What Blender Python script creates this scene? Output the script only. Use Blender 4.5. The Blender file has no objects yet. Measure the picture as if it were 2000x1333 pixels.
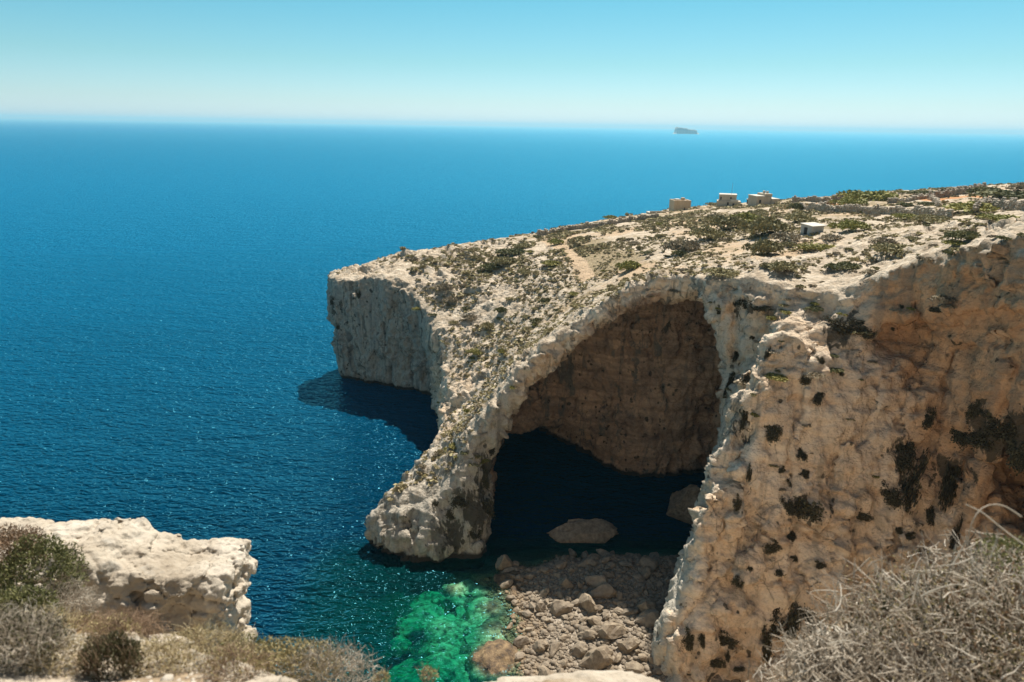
import bpy, bmesh, math, random
import numpy as np
from mathutils import Vector, Matrix
from mathutils.bvhtree import BVHTree

SC = bpy.context.scene
COL = SC.collection
rng = np.random.default_rng(7)
random.seed(7)

# ---------------------------------------------------------------- camera
CAM_H = 60.0
FPX = 1333.0                      # focal length in pixels of a 2000 px wide picture
PITCH = math.radians(17.5)
ROLL = math.radians(0.88)
cam_d = bpy.data.cameras.new('camera')
cam_d.sensor_width = 36.0
cam_d.lens = 36.0 * FPX / 2000.0
cam_d.clip_start = 0.05
cam_d.dof.use_dof = True
cam_d.dof.focus_distance = 100.0
cam_d.dof.aperture_fstop = 1.8
cam_d.clip_end = 90000.0
cam = bpy.data.objects.new('camera', cam_d)
COL.objects.link(cam)
cam.matrix_world = (Matrix.Translation((0, 0, CAM_H)) @ Matrix.Rotation(math.pi / 2 - PITCH, 4, 'X')
                    @ Matrix.Rotation(ROLL, 4, 'Z'))
SC.camera = cam

# ---------------------------------------------------------------- sky, sun, exposure
SUN_AZ = math.radians(21.0)       # to the right of the viewing direction (+Y)
SUN_EL = math.radians(59.0)
world = bpy.data.worlds.new('World')
SC.world = world
world.use_nodes = True
wn = world.node_tree
wn.nodes.clear()
wo = wn.nodes.new('ShaderNodeOutputWorld')
wb = wn.nodes.new('ShaderNodeBackground')
sky = wn.nodes.new('ShaderNodeTexSky')
sky.sky_type = 'NISHITA'
sky.sun_disc = False
sky.sun_elevation = SUN_EL
sky.sun_rotation = SUN_AZ
sky.altitude = 0.0
sky.air_density = 1.0
sky.dust_density = 0.3
sky.ozone_density = 4.0
wb.inputs['Strength'].default_value = 0.060
# teal sky tint all round, paler at the horizon, warmed overhead to warm the shade
tc = wn.nodes.new('ShaderNodeTexCoord')
sxyz = wn.nodes.new('ShaderNodeSeparateXYZ')
wn.links.new(tc.outputs['Generated'], sxyz.inputs[0])
air = wn.nodes.new('ShaderNodeValToRGB')
cr = air.color_ramp
for pos_, c_ in ((0.03, (0.43, 0.52, 0.59)), (0.08, (0.335, 0.49, 0.475)), (0.18, (0.22, 0.495, 0.45)), (0.5, (0.42, 0.50, 0.42))):
    e_ = cr.elements.new(pos_)
    e_.color = (*c_, 1)
cr.elements[0].position = 0.0
cr.elements[0].color = (0.50, 0.575, 0.755, 1)
cr.elements[-1].position = 1.0
cr.elements[-1].color = (0.58, 0.50, 0.39, 1)
wn.links.new(sxyz.outputs['Z'], air.inputs[0])
mul = wn.nodes.new('ShaderNodeVectorMath')
mul.operation = 'MULTIPLY'
wn.links.new(sky.outputs[0], mul.inputs[0])
wn.links.new(air.outputs[0], mul.inputs[1])
scl = wn.nodes.new('ShaderNodeVectorMath')
scl.operation = 'SCALE'
scl.inputs['Scale'].default_value = 2.0
wn.links.new(mul.outputs[0], scl.inputs[0])
wn.links.new(scl.outputs[0], wb.inputs[0])
wn.links.new(wb.outputs[0], wo.inputs[0])

sun_d = bpy.data.lights.new('sun', 'SUN')
sun_d.energy = 4.2
sun_d.angle = math.radians(0.53)
sun_d.color = (1.0, 0.95, 0.87)
sun = bpy.data.objects.new('sun', sun_d)
COL.objects.link(sun)
SUN_DIR = Vector((math.sin(SUN_AZ) * math.cos(SUN_EL), math.cos(SUN_AZ) * math.cos(SUN_EL), math.sin(SUN_EL)))
sun.rotation_euler = SUN_DIR.to_track_quat('Z', 'Y').to_euler()
sun.location = (60, 200, 200)

vs = SC.view_settings
vs.view_transform = 'Standard'
vs.look = 'None'
vs.exposure = 0.92
vs.gamma = 1.0
vs.use_curve_mapping = False

# ---------------------------------------------------------------- helpers
def ray(px, py):
    x = px - 1000.0
    y = -(py - 666.5)
    c, s = math.cos(ROLL), math.sin(ROLL)
    x, y = c * x - s * y, s * x + c * y
    d = np.array([x, FPX * math.cos(PITCH) + y * math.sin(PITCH), -FPX * math.sin(PITCH) + y * math.cos(PITCH)])
    return d / d[1]

def at(px, py, Y):
    return ray(px, py) * Y + np.array([0, 0, CAM_H])

def water(px, py, z=0.0):
    d = ray(px, py)
    return d * ((z - CAM_H) / d[2]) + np.array([0, 0, CAM_H])

def _hash(ix, iy, iz, seed):
    h = (ix.astype(np.uint32) * np.uint32(374761393) + iy.astype(np.uint32) * np.uint32(668265263)
         + iz.astype(np.uint32) * np.uint32(2147483647) + np.uint32(seed * 1274126177 & 0xffffffff))
    h = (h ^ (h >> np.uint32(13))) * np.uint32(1274126177)
    h = (h ^ (h >> np.uint32(16))) * np.uint32(2246822519)
    return h ^ (h >> np.uint32(15))

def noise3(p, seed=0):
    """gradient noise, about -1..1, p (n,3)"""
    p = np.asarray(p, np.float32)
    i = np.floor(p).astype(np.int64)
    f = (p - i).astype(np.float32)
    u = f * f * f * (f * (f * 6 - 15) + 10)
    out = np.zeros(len(p), np.float32)
    for dx in (0, 1):
        for dy in (0, 1):
            for dz in (0, 1):
                h = _hash(i[:, 0] + dx, i[:, 1] + dy, i[:, 2] + dz, seed)
                gx = (h & np.uint32(1023)).astype(np.float32) / 511.5 - 1
                gy = ((h >> np.uint32(10)) & np.uint32(1023)).astype(np.float32) / 511.5 - 1
                gz = ((h >> np.uint32(20)) & np.uint32(1023)).astype(np.float32) / 511.5 - 1
                w = (u[:, 0] if dx else 1 - u[:, 0]) * (u[:, 1] if dy else 1 - u[:, 1]) * (u[:, 2] if dz else 1 - u[:, 2])
                out += w * (gx * (f[:, 0] - dx) + gy * (f[:, 1] - dy) + gz * (f[:, 2] - dz))
    return out * 1.5

def fbm(p, octaves=4, seed=0, lac=2.03, gain=0.5):
    p = np.asarray(p, np.float32)
    a, s, out = 1.0, 1.0, 0
    for k in range(octaves):
        out = out + a * noise3(p * s + 17.3 * k, seed + k)
        s *= lac
        a *= gain
    return out

def ridged(p, octaves=4, seed=0):
    p = np.asarray(p, np.float32)
    a, s, out = 1.0, 1.0, 0
    for k in range(octaves):
        out = out + a * (1 - 2 * np.abs(noise3(p * s + 11.7 * k, seed + k)))
        s *= 2.1
        a *= 0.5
    return out * 0.5

def worley(p, seed=0):
    """F1, F2 distances of cell noise and a random value per cell"""
    p = np.asarray(p, np.float32)
    i = np.floor(p).astype(np.int64)
    f = p - i
    F1 = np.full(len(p), 9, np.float32)
    F2 = np.full(len(p), 9, np.float32)
    R = np.zeros(len(p), np.float32)
    for dx in (-1, 0, 1):
        for dy in (-1, 0, 1):
            for dz in (-1, 0, 1):
                h = _hash(i[:, 0] + dx, i[:, 1] + dy, i[:, 2] + dz, seed)
                q0 = (h & np.uint32(1023)).astype(np.float32) / 1023 + dx - f[:, 0]
                q1 = ((h >> np.uint32(10)) & np.uint32(1023)).astype(np.float32) / 1023 + dy - f[:, 1]
                q2 = ((h >> np.uint32(20)) & np.uint32(1023)).astype(np.float32) / 1023 + dz - f[:, 2]
                d = np.sqrt(q0 * q0 + q1 * q1 + q2 * q2)
                m = d < F1
                F2 = np.where(m, F1, np.minimum(F2, d))
                R = np.where(m, (h >> np.uint32(7) & np.uint32(255)).astype(np.float32) / 255, R)
                F1 = np.where(m, d, F1)
    return F1, F2, R

def facets(p, seed=0, tilt=0.5):
    """broken planar faces: every cell is a plane of its own tilt"""
    p = np.asarray(p, np.float32)
    i = np.floor(p).astype(np.int64)
    f = p - i
    F1 = np.full(len(p), 9, np.float32)
    out = np.zeros(len(p), np.float32)
    for dx in (-1, 0, 1):
        for dy in (-1, 0, 1):
            for dz in (-1, 0, 1):
                h = _hash(i[:, 0] + dx, i[:, 1] + dy, i[:, 2] + dz, seed)
                q0 = (h & np.uint32(1023)).astype(np.float32) / 1023 + dx - f[:, 0]
                q1 = ((h >> np.uint32(10)) & np.uint32(1023)).astype(np.float32) / 1023 + dy - f[:, 1]
                q2 = ((h >> np.uint32(20)) & np.uint32(1023)).astype(np.float32) / 1023 + dz - f[:, 2]
                d = q0 * q0 + q1 * q1 + q2 * q2
                m = d < F1
                g = h * np.uint32(2654435761)
                g0 = (g & np.uint32(1023)).astype(np.float32) / 511.5 - 1
                g1 = ((g >> np.uint32(10)) & np.uint32(1023)).astype(np.float32) / 511.5 - 1
                g2 = ((g >> np.uint32(20)) & np.uint32(1023)).astype(np.float32) / 511.5 - 1
                out = np.where(m, tilt * (q0 * g0 + q1 * g1 + q2 * g2) + 0.25 * g1, out)
                F1 = np.where(m, d, F1)
    return out

def smin(a, b, k):
    h = np.clip(0.5 + 0.5 * (b - a) / k, 0, 1)
    return b + (a - b) * h - k * h * (1 - h)

def smax(a, b, k):
    return -smin(-a, -b, k)

def sstep(a, b, x):
    t = np.clip((x - a) / (b - a), 0, 1)
    return t * t * (3 - 2 * t)

def sd_poly(x, y, poly):
    """signed distance to a 2D polygon, negative inside"""
    P = np.array(poly, np.float32)
    n = len(P)
    d = np.full(x.shape, 1e9, np.float32)
    s = np.zeros(x.shape, bool)
    for i in range(n):
        a, b = P[i], P[(i + 1) % n]
        ex, ey = b - a
        wx, wy = x - a[0], y - a[1]
        t = np.clip((wx * ex + wy * ey) / (ex * ex + ey * ey), 0, 1)
        d = np.minimum(d, (wx - ex * t) ** 2 + (wy - ey * t) ** 2)
        c = (a[1] > y) != (b[1] > y)
        with np.errstate(divide='ignore', invalid='ignore'):
            s ^= c & (x < (b[0] - a[0]) * (y - a[1]) / (b[1] - a[1]) + a[0])
    d = np.sqrt(d)
    return np.where(s, -d, d).astype(np.float32)

def np_mesh(name, V, F):
    """mesh from numpy verts (n,3) and faces (m,3 or 4)"""
    V = np.ascontiguousarray(V, np.float32)
    F = np.ascontiguousarray(F, np.int32)
    me = bpy.data.meshes.new(name)
    me.vertices.add(len(V))
    me.vertices.foreach_set('co', V.ravel())
    k = F.shape[1]
    me.loops.add(F.size)
    me.loops.foreach_set('vertex_index', F.ravel())
    me.polygons.add(len(F))
    me.polygons.foreach_set('loop_start', np.arange(0, F.size, k, dtype=np.int32))
    me.update(calc_edges=True)
    return me

def shade(me, smooth=True):
    me.polygons.foreach_set('use_smooth', np.full(len(me.polygons), smooth))
    me.update()

def attr(me, name, data):
    a = me.attributes.new(name, 'FLOAT', 'POINT')
    a.data.foreach_set('value', np.ascontiguousarray(data, np.float32))

def link(name, me, mat=None, parent=None, loc=None, label=None, cat=None, group=None, kind=None):
    o = bpy.data.objects.new(name, me)
    COL.objects.link(o)
    if mat is not None and me is not None:
        if len(me.materials) == 0:
            me.materials.append(mat)
    if parent is not None:
        o.parent = parent
    if loc is not None:
        o.location = loc
    tag(o, label, cat, group, kind)
    return o

def tag(o, label=None, cat=None, group=None, kind=None):
    if label: o['label'] = label
    if cat: o['category'] = cat
    if group: o['group'] = group
    if kind: o['kind'] = kind
    return o

def vnormals(V, F):
    a, b, c = V[F[:, 0]], V[F[:, 1]], V[F[:, 2]]
    if F.shape[1] == 4:
        n = np.cross(V[F[:, 2]] - V[F[:, 0]], V[F[:, 3]] - V[F[:, 1]])
    else:
        n = np.cross(b - a, c - a)
    N = np.zeros_like(V)
    for k in range(F.shape[1]):
        for ax in range(3):
            N[:, ax] += np.bincount(F[:, k], n[:, ax], len(V))
    return N / (np.linalg.norm(N, axis=1, keepdims=True) + 1e-9)

def vsmooth(V, F, it=1, lam=0.5):
    for _ in range(it):
        S = np.zeros_like(V)
        C = np.zeros(len(V), np.float32)
        k = F.shape[1]
        for j in range(k):
            a, b = F[:, j], F[:, (j + 1) % k]
            for ax in range(3):
                S[:, ax] += np.bincount(a, V[b, ax], len(V)) + np.bincount(b, V[a, ax], len(V))
            C += np.bincount(a, minlength=len(V)) + np.bincount(b, minlength=len(V))
        V = V * (1 - lam) + lam * S / np.maximum(C, 1)[:, None]
    return V.astype(np.float32)

def subdiv(V, F):
    """split each quad in four"""
    n = len(V)
    E = np.concatenate([F[:, [j, (j + 1) % 4]] for j in range(4)])
    Es = np.sort(E, axis=1)
    key = Es[:, 0].astype(np.int64) * n + Es[:, 1]
    uk, inv = np.unique(key, return_inverse=True)
    M = (V[uk // n] + V[uk % n]) / 2
    C = V[F].mean(axis=1)
    m = len(F)
    e = [n + inv[j * m:(j + 1) * m] for j in range(4)]
    c = n + len(uk) + np.arange(m)
    Fn = np.concatenate([np.stack([F[:, j], e[j], c, e[j - 1]], 1) for j in range(4)])
    return np.concatenate([V, M, C]).astype(np.float32), Fn

def surface_nets(val, org, h):
    nx, ny, nz = val.shape
    s = val < 0
    cnt = np.zeros((nx - 1, ny - 1, nz - 1), np.int8)
    for dx in (0, 1):
        for dy in (0, 1):
            for dz in (0, 1):
                cnt += s[dx:nx - 1 + dx, dy:ny - 1 + dy, dz:nz - 1 + dz]
    act = (cnt > 0) & (cnt < 8)
    I = np.argwhere(act)
    idx = np.full(act.shape, -1, np.int32)
    idx[act] = np.arange(len(I))
    acc = np.zeros((len(I), 3), np.float32)
    num = np.zeros(len(I), np.float32)
    corners = [(a, b, c) for a in (0, 1) for b in (0, 1) for c in (0, 1)]
    vals = {c: val[I[:, 0] + c[0], I[:, 1] + c[1], I[:, 2] + c[2]] for c in corners}
    for c in corners:
        for ax in range(3):
            if c[ax] == 0:
                d = list(c); d[ax] = 1; d = tuple(d)
                va, vb = vals[c], vals[d]
                m = (va < 0) != (vb < 0)
                t = np.where(m, va / np.where(m, va - vb, 1), 0)
                q = np.array(c, np.float32)[None].repeat(len(I), 0)
                q[:, ax] += t
                acc += np.where(m[:, None], q, 0)
                num += m
    V = (I + acc / num[:, None]) * h + np.array(org)
    Fs = []
    for ax in range(3):
        o1, o2 = [(1, 2), (2, 0), (0, 1)][ax]
        sl0 = [slice(None)] * 3; sl1 = [slice(None)] * 3
        sl0[ax] = slice(0, -1); sl1[ax] = slice(1, None)
        a, b = s[tuple(sl0)], s[tuple(sl1)]
        E = np.argwhere(a != b)
        ok = (E[:, o1] > 0) & (E[:, o2] > 0) & (E[:, o1] < val.shape[o1] - 1) & (E[:, o2] < val.shape[o2] - 1)
        E = E[ok]
        flip = a[E[:, 0], E[:, 1], E[:, 2]]
        def g(d1, d2):
            q = E.copy(); q[:, o1] += d1; q[:, o2] += d2
            return idx[q[:, 0], q[:, 1], q[:, 2]]
        Q = np.stack([g(-1, -1), g(0, -1), g(0, 0), g(-1, 0)], 1)
        Q = np.where(flip[:, None], Q, Q[:, ::-1])
        Fs.append(Q)
    return V.astype(np.float32), np.concatenate(Fs).astype(np.int64)

# ---------------------------------------------------------------- material helpers
class NT:
    def __init__(self, name):
        self.m = bpy.data.materials.new(name)
        self.m.use_nodes = True
        self.t = self.m.node_tree
        self.t.nodes.clear()
        self.out = self.t.nodes.new('ShaderNodeOutputMaterial')
        self.b = self.t.nodes.new('ShaderNodeBsdfPrincipled')
        self.t.links.new(self.b.outputs[0], self.out.inputs[0])
    def n(self, kind, **kw):
        nd = self.t.nodes.new('ShaderNode' + kind)
        for k, v in kw.items():
            if k in nd.inputs.keys():
                self.put(nd.inputs[k], v)
            else:
                setattr(nd, k, v)
        return nd
    def put(self, sock, v):
        if isinstance(v, bpy.types.NodeSocket):
            self.t.links.new(v, sock)
        else:
            if sock.type == 'RGBA' and len(v) == 3:
                v = (*v, 1)
            sock.default_value = v
    def pos(self):
        return self.n('NewGeometry').outputs['Position']
    def map(self, vec, scale=(1, 1, 1), loc=(0, 0, 0), rot=(0, 0, 0)):
        nd = self.n('Mapping')
        self.put(nd.inputs['Vector'], vec)
        nd.inputs['Scale'].default_value = scale
        nd.inputs['Location'].default_value = loc
        nd.inputs['Rotation'].default_value = rot
        return nd.outputs[0]
    def noise(self, vec, scale=1, detail=4, rough=0.5, dist=0.0, kind=None):
        nd = self.n('TexNoise')
        if kind: nd.noise_type = kind
        self.put(nd.inputs['Vector'], vec)
        nd.inputs['Scale'].default_value = scale
        nd.inputs['Detail'].default_value = detail
        nd.inputs['Roughness'].default_value = rough
        nd.inputs['Distortion'].default_value = dist
        return nd.outputs[0]
    def voronoi(self, vec, scale=1, feature='F1', out=0, rnd=1.0):
        nd = self.n('TexVoronoi')
        nd.feature = feature
        self.put(nd.inputs['Vector'], vec)
        nd.inputs['Scale'].default_value = scale
        nd.inputs['Randomness'].default_value = rnd
        return nd.outputs[out]
    def ramp(self, fac, stops, interp='LINEAR'):
        nd = self.n('ValToRGB')
        cr = nd.color_ramp
        cr.interpolation = interp
        while len(cr.elements) < len(stops):
            cr.elements.new(0.5)
        for e, (p, c) in zip(cr.elements, stops):
            e.position = p
            e.color = (c, c, c, 1) if not hasattr(c, '__len__') else (*c, 1)
        self.put(nd.inputs[0], fac)
        return nd.outputs[0]
    def mix(self, fac, a, b, mode='MIX'):
        nd = self.n('Mix', data_type='RGBA', blend_type=mode)
        self.put(nd.inputs[0], fac)
        self.put(nd.inputs[6], a)
        self.put(nd.inputs[7], b)
        return nd.outputs[2]
    def math(self, op, a, b=None, c=None, clamp=False):
        nd = self.n('Math', operation=op, use_clamp=clamp)
        self.put(nd.inputs[0], a)
        if b is not None: self.put(nd.inputs[1], b)
        if c is not None: self.put(nd.inputs[2], c)
        return nd.outputs[0]
    def attr(self, name):
        return self.n('Attribute', attribute_name=name).outputs['Fac']
    def bump(self, height, strength=0.5, dist=0.1, normal=None):
        nd = self.n('Bump')
        self.put(nd.inputs['Height'], height)
        nd.inputs['Strength'].default_value = strength
        nd.inputs['Distance'].default_value = dist
        if normal is not None: self.put(nd.inputs['Normal'], normal)
        return nd.outputs[0]
    def set(self, **kw):
        for k, v in kw.items():
            self.put(self.b.inputs[k.replace('_', ' ')], v)

# ---------------------------------------------------------------- shape of the land
# height of the open ground (x, y, z), metres above the sea
CTRL = [
    # slope above the arch, along its rim
    (-9.5, 90, 9.8), (-7.4, 91.5, 14), (-2.9, 93, 20.1), (1.5, 94.5, 26), (7.5, 96, 31.1), (11.2, 97, 34), (17.3, 95.5, 38.2), (23.6, 94, 39.8),
    # outer edge of the leg over the cove
    (-20.5, 88.5, 5.3), (-17.4, 91, 7.3), (-14.9, 98, 8), (-13.6, 105, 7.8), (-12.6, 112, 9.5), (-12.4, 118, 12.3), (-14.3, 125, 14.8), (-17.4, 135, 19), (-18, 145, 23.5),
    # headland top
    (-26.5, 151.5, 27.2), (-21, 147, 24.3), (-43, 156, 25), (-30, 164, 27.7), (-30, 155, 26.5), (-18, 160, 28.5), (-17, 176, 29), (-40, 166, 25.5),
    # far coast edge
    (9, 198, 30.6), (28, 216, 32.0), (44, 236, 31.7), (58, 250, 32.0), (92, 258, 34.3), (120, 262, 36.3), (160, 262, 39.6), (190, 262, 42.2),
    # lip of the right-hand cliff
    (26.8, 88, 41.2), (32, 84, 41.9), (37.6, 82, 41.5), (41.5, 78, 43.6), (42.6, 76, 45.5), (46, 72, 48), (47.4, 64, 50.4), (52, 48, 54),
    # plateau
    (144, 200, 46.0), (57, 238, 33.2), (75, 235, 35.5), (20, 150, 34), (90, 150, 45), (60, 110, 44.5), (220, 180, 50), (250, 260, 46), (120, 110, 52), (60, 40, 57), (150, 40, 60),
]
_cp = np.array(CTRL, np.float64)
def _tps_fit():
    P = _cp[:, :2] / 50.0
    n = len(P)
    r2 = ((P[:, None] - P[None]) ** 2).sum(-1)
    K = np.where(r2 > 0, 0.5 * r2 * np.log(r2 + 1e-12), 0) + np.eye(n) * 0.002
    A = np.zeros((n + 3, n + 3))
    A[:n, :n] = K
    A[:n, n] = 1
    A[:n, n + 1:] = P
    A[n, :n] = 1
    A[n + 1:, :n] = P.T
    return np.linalg.solve(A, np.concatenate([_cp[:, 2], np.zeros(3)]))
_tw = _tps_fit()
def land(x, y):
    shp = np.shape(x)
    X = np.ravel(x) / 50.0
    Y = np.ravel(y) / 50.0
    out = _tw[-3] + _tw[-2] * X + _tw[-1] * Y
    for i, (px, py) in enumerate(_cp[:, :2] / 50.0):
        r2 = (X - px) ** 2 + (Y - py) ** 2
        out = out + _tw[i] * 0.5 * r2 * np.log(r2 + 1e-12)
    return np.minimum(out, 62.0).reshape(shp).astype(np.float32)

OUTLINE = [(-41, 156.5), (-30, 152.8), (-25.5, 150.2), (-20.5, 146), (-17.2, 139), (-15, 132), (-12.5, 122), (-12, 112), (-13.5, 102), (-17, 92.5), (-20.8, 88),
           (-9.5, 89.5), (-2.9, 92.6), (7.5, 95.6), (17.3, 95.0), (23.6, 93.5), (26.8, 87.6), (32, 83.6), (37.6, 81.6), (41.3, 78), (42.4, 76),
           (45.7, 72), (47, 64), (51, 48), (46, 34), (60, 10), (420, 0), (420, 420), (300, 330), (190, 268), (120, 268), (92, 264), (58, 257),
           (45, 241), (28, 221), (9, 202), (-18, 181), (-33, 172), (-44, 165)]
LEG = [(-22, 88), (-19, 85.6), (-11.4, 84.0), (-4.5, 85.0), (-1.0, 88), (0.6, 92.5), (-2.0, 97), (-3.5, 104), (-13, 104), (-17, 93)]
CAVE = [(-3.4, 78), (-3.6, 93), (-3.9, 114), (8, 117), (19, 112.5), (27, 110), (41, 113.5), (42, 100), (36, 90), (33, 78)]
TUNNEL = [(-4.2, 110), (-1.0, 137), (5, 131), (13.5, 120.5), (19.5, 112), (18, 108)]
COMBE = [(32.5, 70), (32.8, 86.0), (38, 86.0), (44.5, 83.5), (47.8, 78), (49.5, 72), (51.5, 63), (55, 48), (50, 34), (20, 34)]
BUTT = [(15, 56), (18.5, 66), (24.3, 77), (30, 90), (36, 97), (52, 92), (58, 75), (60, 50), (40, 40), (22, 44)]

def rock_sdf(x, y, z):
    T = land(x, y)[:, :, None]
    X, Y = x[:, :, None], y[:, :, None]
    top = (z - T) * 0.72
    po = sd_poly(x, y, OUTLINE)[:, :, None]
    notch = 0.9 * sstep(1.6, 0.2, z)
    lean = -1.4 * sstep(3, 22, z) * sstep(-10, -18, X) * sstep(135, 148, Y) * 0.9
    cove = 2.6 * sstep(21, 7, z) * np.exp(-((X + 19.5) ** 2 + (Y - 145.5) ** 2) / 40.0)
    side = po + notch + lean + cove
    d = smax(top, side, 1.2)
    # foot of the arch
    leg = np.maximum(sd_poly(x, y, LEG)[:, :, None] + np.maximum(z, 0) * 0.42 + notch * 0.8, z - 13)
    d = smin(d, np.maximum(leg, top + 0.6), 1.6)
    toe = (np.sqrt(((X + 0.9) / 3.0) ** 2 + ((Y - 92) / 3.2) ** 2 + ((z - 2.6) / 3.4) ** 2) - 1) * 3.0
    d = smin(d, toe, 1.0)
    # great cave under the slope
    C = np.interp(x, [-6, -3.6, -2.9, 0, 4, 8.3, 13.2, 18, 25, 30, 40], [5, 9, 12.5, 19.5, 24.3, 28.4, 33.0, 35.8, 37.6, 37.2, 35]).astype(np.float32)[:, :, None]
    C = C - 0.10 * (Y - 95)
    slope = np.gradient(C[:, 0, 0]).max()
    roof = (z - C) * 0.6
    cv = smax(sd_poly(x, y, CAVE)[:, :, None] + 0.10 * np.maximum(z - 4, 0) * sstep(104, 112, Y), roof, 2.0)
    xr = 36.8 - np.maximum(z - 18, 0) * 0.36 + 0.45 * (Y - 95)
    cv = smax(cv, (X - xr) * 0.85, 1.5)
    tn = smax(sd_poly(x, y, TUNNEL)[:, :, None], (z - (7.5 - 0.24 * (Y - 112))) * 0.9, 1.0)
    cv = smin(cv, tn, 1.0)
    # hollow under the right-hand lip
    cb = smax(sd_poly(x, y, COMBE)[:, :, None] + 0.08 * np.maximum(z - 26, 0), (z - (36.8 + 0.38 * np.maximum(84 - Y, 0))) * 0.8, 2.0)
    hole = (np.sqrt(((X - 56) / 5.5) ** 2 + ((Y - 64) / 9) ** 2 + ((z - 24 - 0.25 * (Y - 64)) / 5.5) ** 2) - 1) * 5.0
    cb = smin(cb, hole, 3.0)
    d = smax(d, -cv, 0.8)
    d = smax(d, -cb, 0.9)
    # buttress standing in front
    bt = sd_poly(x, y, BUTT)[:, :, None] + 0.0045 * np.maximum(z, 0) ** 2
    bt = smax(bt, (60.5 + 0.40 * z - Y) * 0.9, 3.0)
    bt = smax(bt, (z - (38.9 - 0.42 * (X - 34.5) - 0.15 * (Y - 78))) * 0.8, 4.0)
    d = smin(d, bt, 4.0)
    return np.maximum(d, (-3.2 - z)).astype(np.float32)

VOX = 0.6
gx = np.arange(-53, 82, VOX, dtype=np.float32)
gy = np.arange(42, 206, VOX, dtype=np.float32)
gz = np.arange(-4.2, 58, VOX, dtype=np.float32)
GX, GY = np.meshgrid(gx, gy, indexing='ij')
SD = rock_sdf(GX, GY, gz[None, None, :])
# large bulges and hollows while the rock is still a field
band = np.abs(SD) < 3.0
bi = np.argwhere(band)
bp = np.stack([gx[bi[:, 0]], gy[bi[:, 1]], gz[bi[:, 2]]], 1)
wall = sstep(0.5, 5.0, land(GX, GY))[bi[:, 0], bi[:, 1]]
SD[band] += (0.95 * noise3(bp / 9.0, 3) + 0.55 * noise3(bp / np.array([3.4, 3.4, 6.0]), 4)) * np.clip((land(GX, GY)[bi[:, 0], bi[:, 1]] - bp[:, 2]) / 3.0, 0.12, 1)
nb_ = noise3(bp / np.array([6.5, 6.5, 26.0]) + 0.25 * noise3(bp / 5.0, 14)[:, None], 13)
deepw = np.clip((land(GX, GY)[bi[:, 0], bi[:, 1]] - bp[:, 2] - 1.5) / 3.0, 0, 1)
SD[band] += (1.0 * sstep(0.16, 0.0, np.abs(nb_)) - 0.35) * deepw
RV, RF = surface_nets(SD, (gx[0], gy[0], gz[0]), VOX)
del SD, band, bi, bp
RF = RF[(RV[RF][:, :, 2].min(1) > -2.6)]
RV, RF = subdiv(RV, RF)
RV = vsmooth(RV, RF, 2, 0.5)
N0 = vnormals(RV, RF)
print('rock', len(RV), len(RF))

def rock_relief(P, N):
    """outward displacement of the limestone, metres"""
    up = sstep(0.45, 0.8, N[:, 2])
    karst = 0.22 * ridged(P / 2.6, 3, 21) + 0.10 * fbm(P / 0.9, 2, 25)
    F1, F2, R = worley(P / np.array([1.9, 1.9, 1.3]) + 0.35 * noise3(P / 2.0, 8)[:, None], 5)
    blocks = 0.7 * (R - 0.5) - 0.30 * sstep(0.12, 0.0, F2 - F1)
    strata = noise3(np.stack([P[:, 0] / 14, P[:, 1] / 14, P[:, 2] / 0.9 + 0.5 * noise3(P / 7, 6)], 1), 33)
    W = P + 0.8 * np.stack([noise3(P / 3, 51), noise3(P / 3, 52), noise3(P / 3, 53)], 1)
    G1, G2, GR = worley(W / np.array([3.6, 3.6, 5.2]), 9)
    flute = ridged(np.stack([P[:, 0] / 2.6 + 0.06 * P[:, 2], P[:, 1] / 2.6, P[:, 2] / 11], 1), 3, 61)
    rough = sstep(-0.25, 0.45, noise3(P / 11, 35))
    wall_d = (0.30 * fbm(P / 1.5, 4, 41) + 0.45 * strata * rough + 0.85 * flute * (1 - 0.4 * rough)
              + (1.0 * (GR - 0.5) - 0.5 * sstep(0.06, 0.0, G2 - G1)) * (0.2 + 0.8 * rough) + 0.45 * blocks * (0.3 + 0.7 * rough))
    wp_ = P + 0.25 * np.stack([noise3(P / 1.2, 55), noise3(P / 1.2, 56), noise3(P / 1.2, 57)], 1)
    fc = 0.9 * facets(wp_ / np.array([3.2, 3.2, 4.2]), 63, 0.9) + 0.42 * facets(wp_ / np.array([1.25, 1.25, 1.0]), 64, 0.9)
    zb = P[:, 2] / 2.3 + 0.55 * noise3(P / np.array([9.0, 9.0, 30.0]), 58) + 0.12 * noise3(P / 1.6, 59)
    fr = zb - np.floor(zb)
    ledge = np.where(fr < 0.82, fr / 0.82, (1 - fr) / 0.18) - 0.5
    bedm = sstep(-0.2, 0.35, noise3(P / np.array([16.0, 16.0, 9.0]), 60)) * (0.15 + 0.85 * sstep(22, 32, P[:, 2])) * (0.25 + 0.75 * sstep(34, 44, P[:, 0] + 0.6 * (P[:, 2] - 30)))
    wall_d = 0.8 * wall_d + 1.4 * fc * (0.4 + 0.6 * rough) + 0.62 * ledge * bedm
    soft = sstep(-12, 25, P[:, 0]) * sstep(95, 112, P[:, 1])          # worn, soil covered plateau
    lumps = 0.8 * ridged(P / np.array([9.0, 6.5, 7.5]), 2, 91) + 0.35 * noise3(P / 3.3, 95)
    amp = 0.35 + 0.9 * sstep(-0.45, 0.5, noise3(P / 12.0, 97))
    top_d = (1.0 + 0.35 * (1 - soft)) * (0.8 * karst + 0.35 * blocks + lumps + 0.55 * fc) * amp * (1 - 0.66 * soft)
    return top_d * up + wall_d * (1 - up)

RREL = rock_relief(RV, N0)
RV = RV + N0 * RREL[:, None]
RV[:, 2] = np.where(RV[:, 2] < -2.5, -2.5, RV[:, 2])

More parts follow.
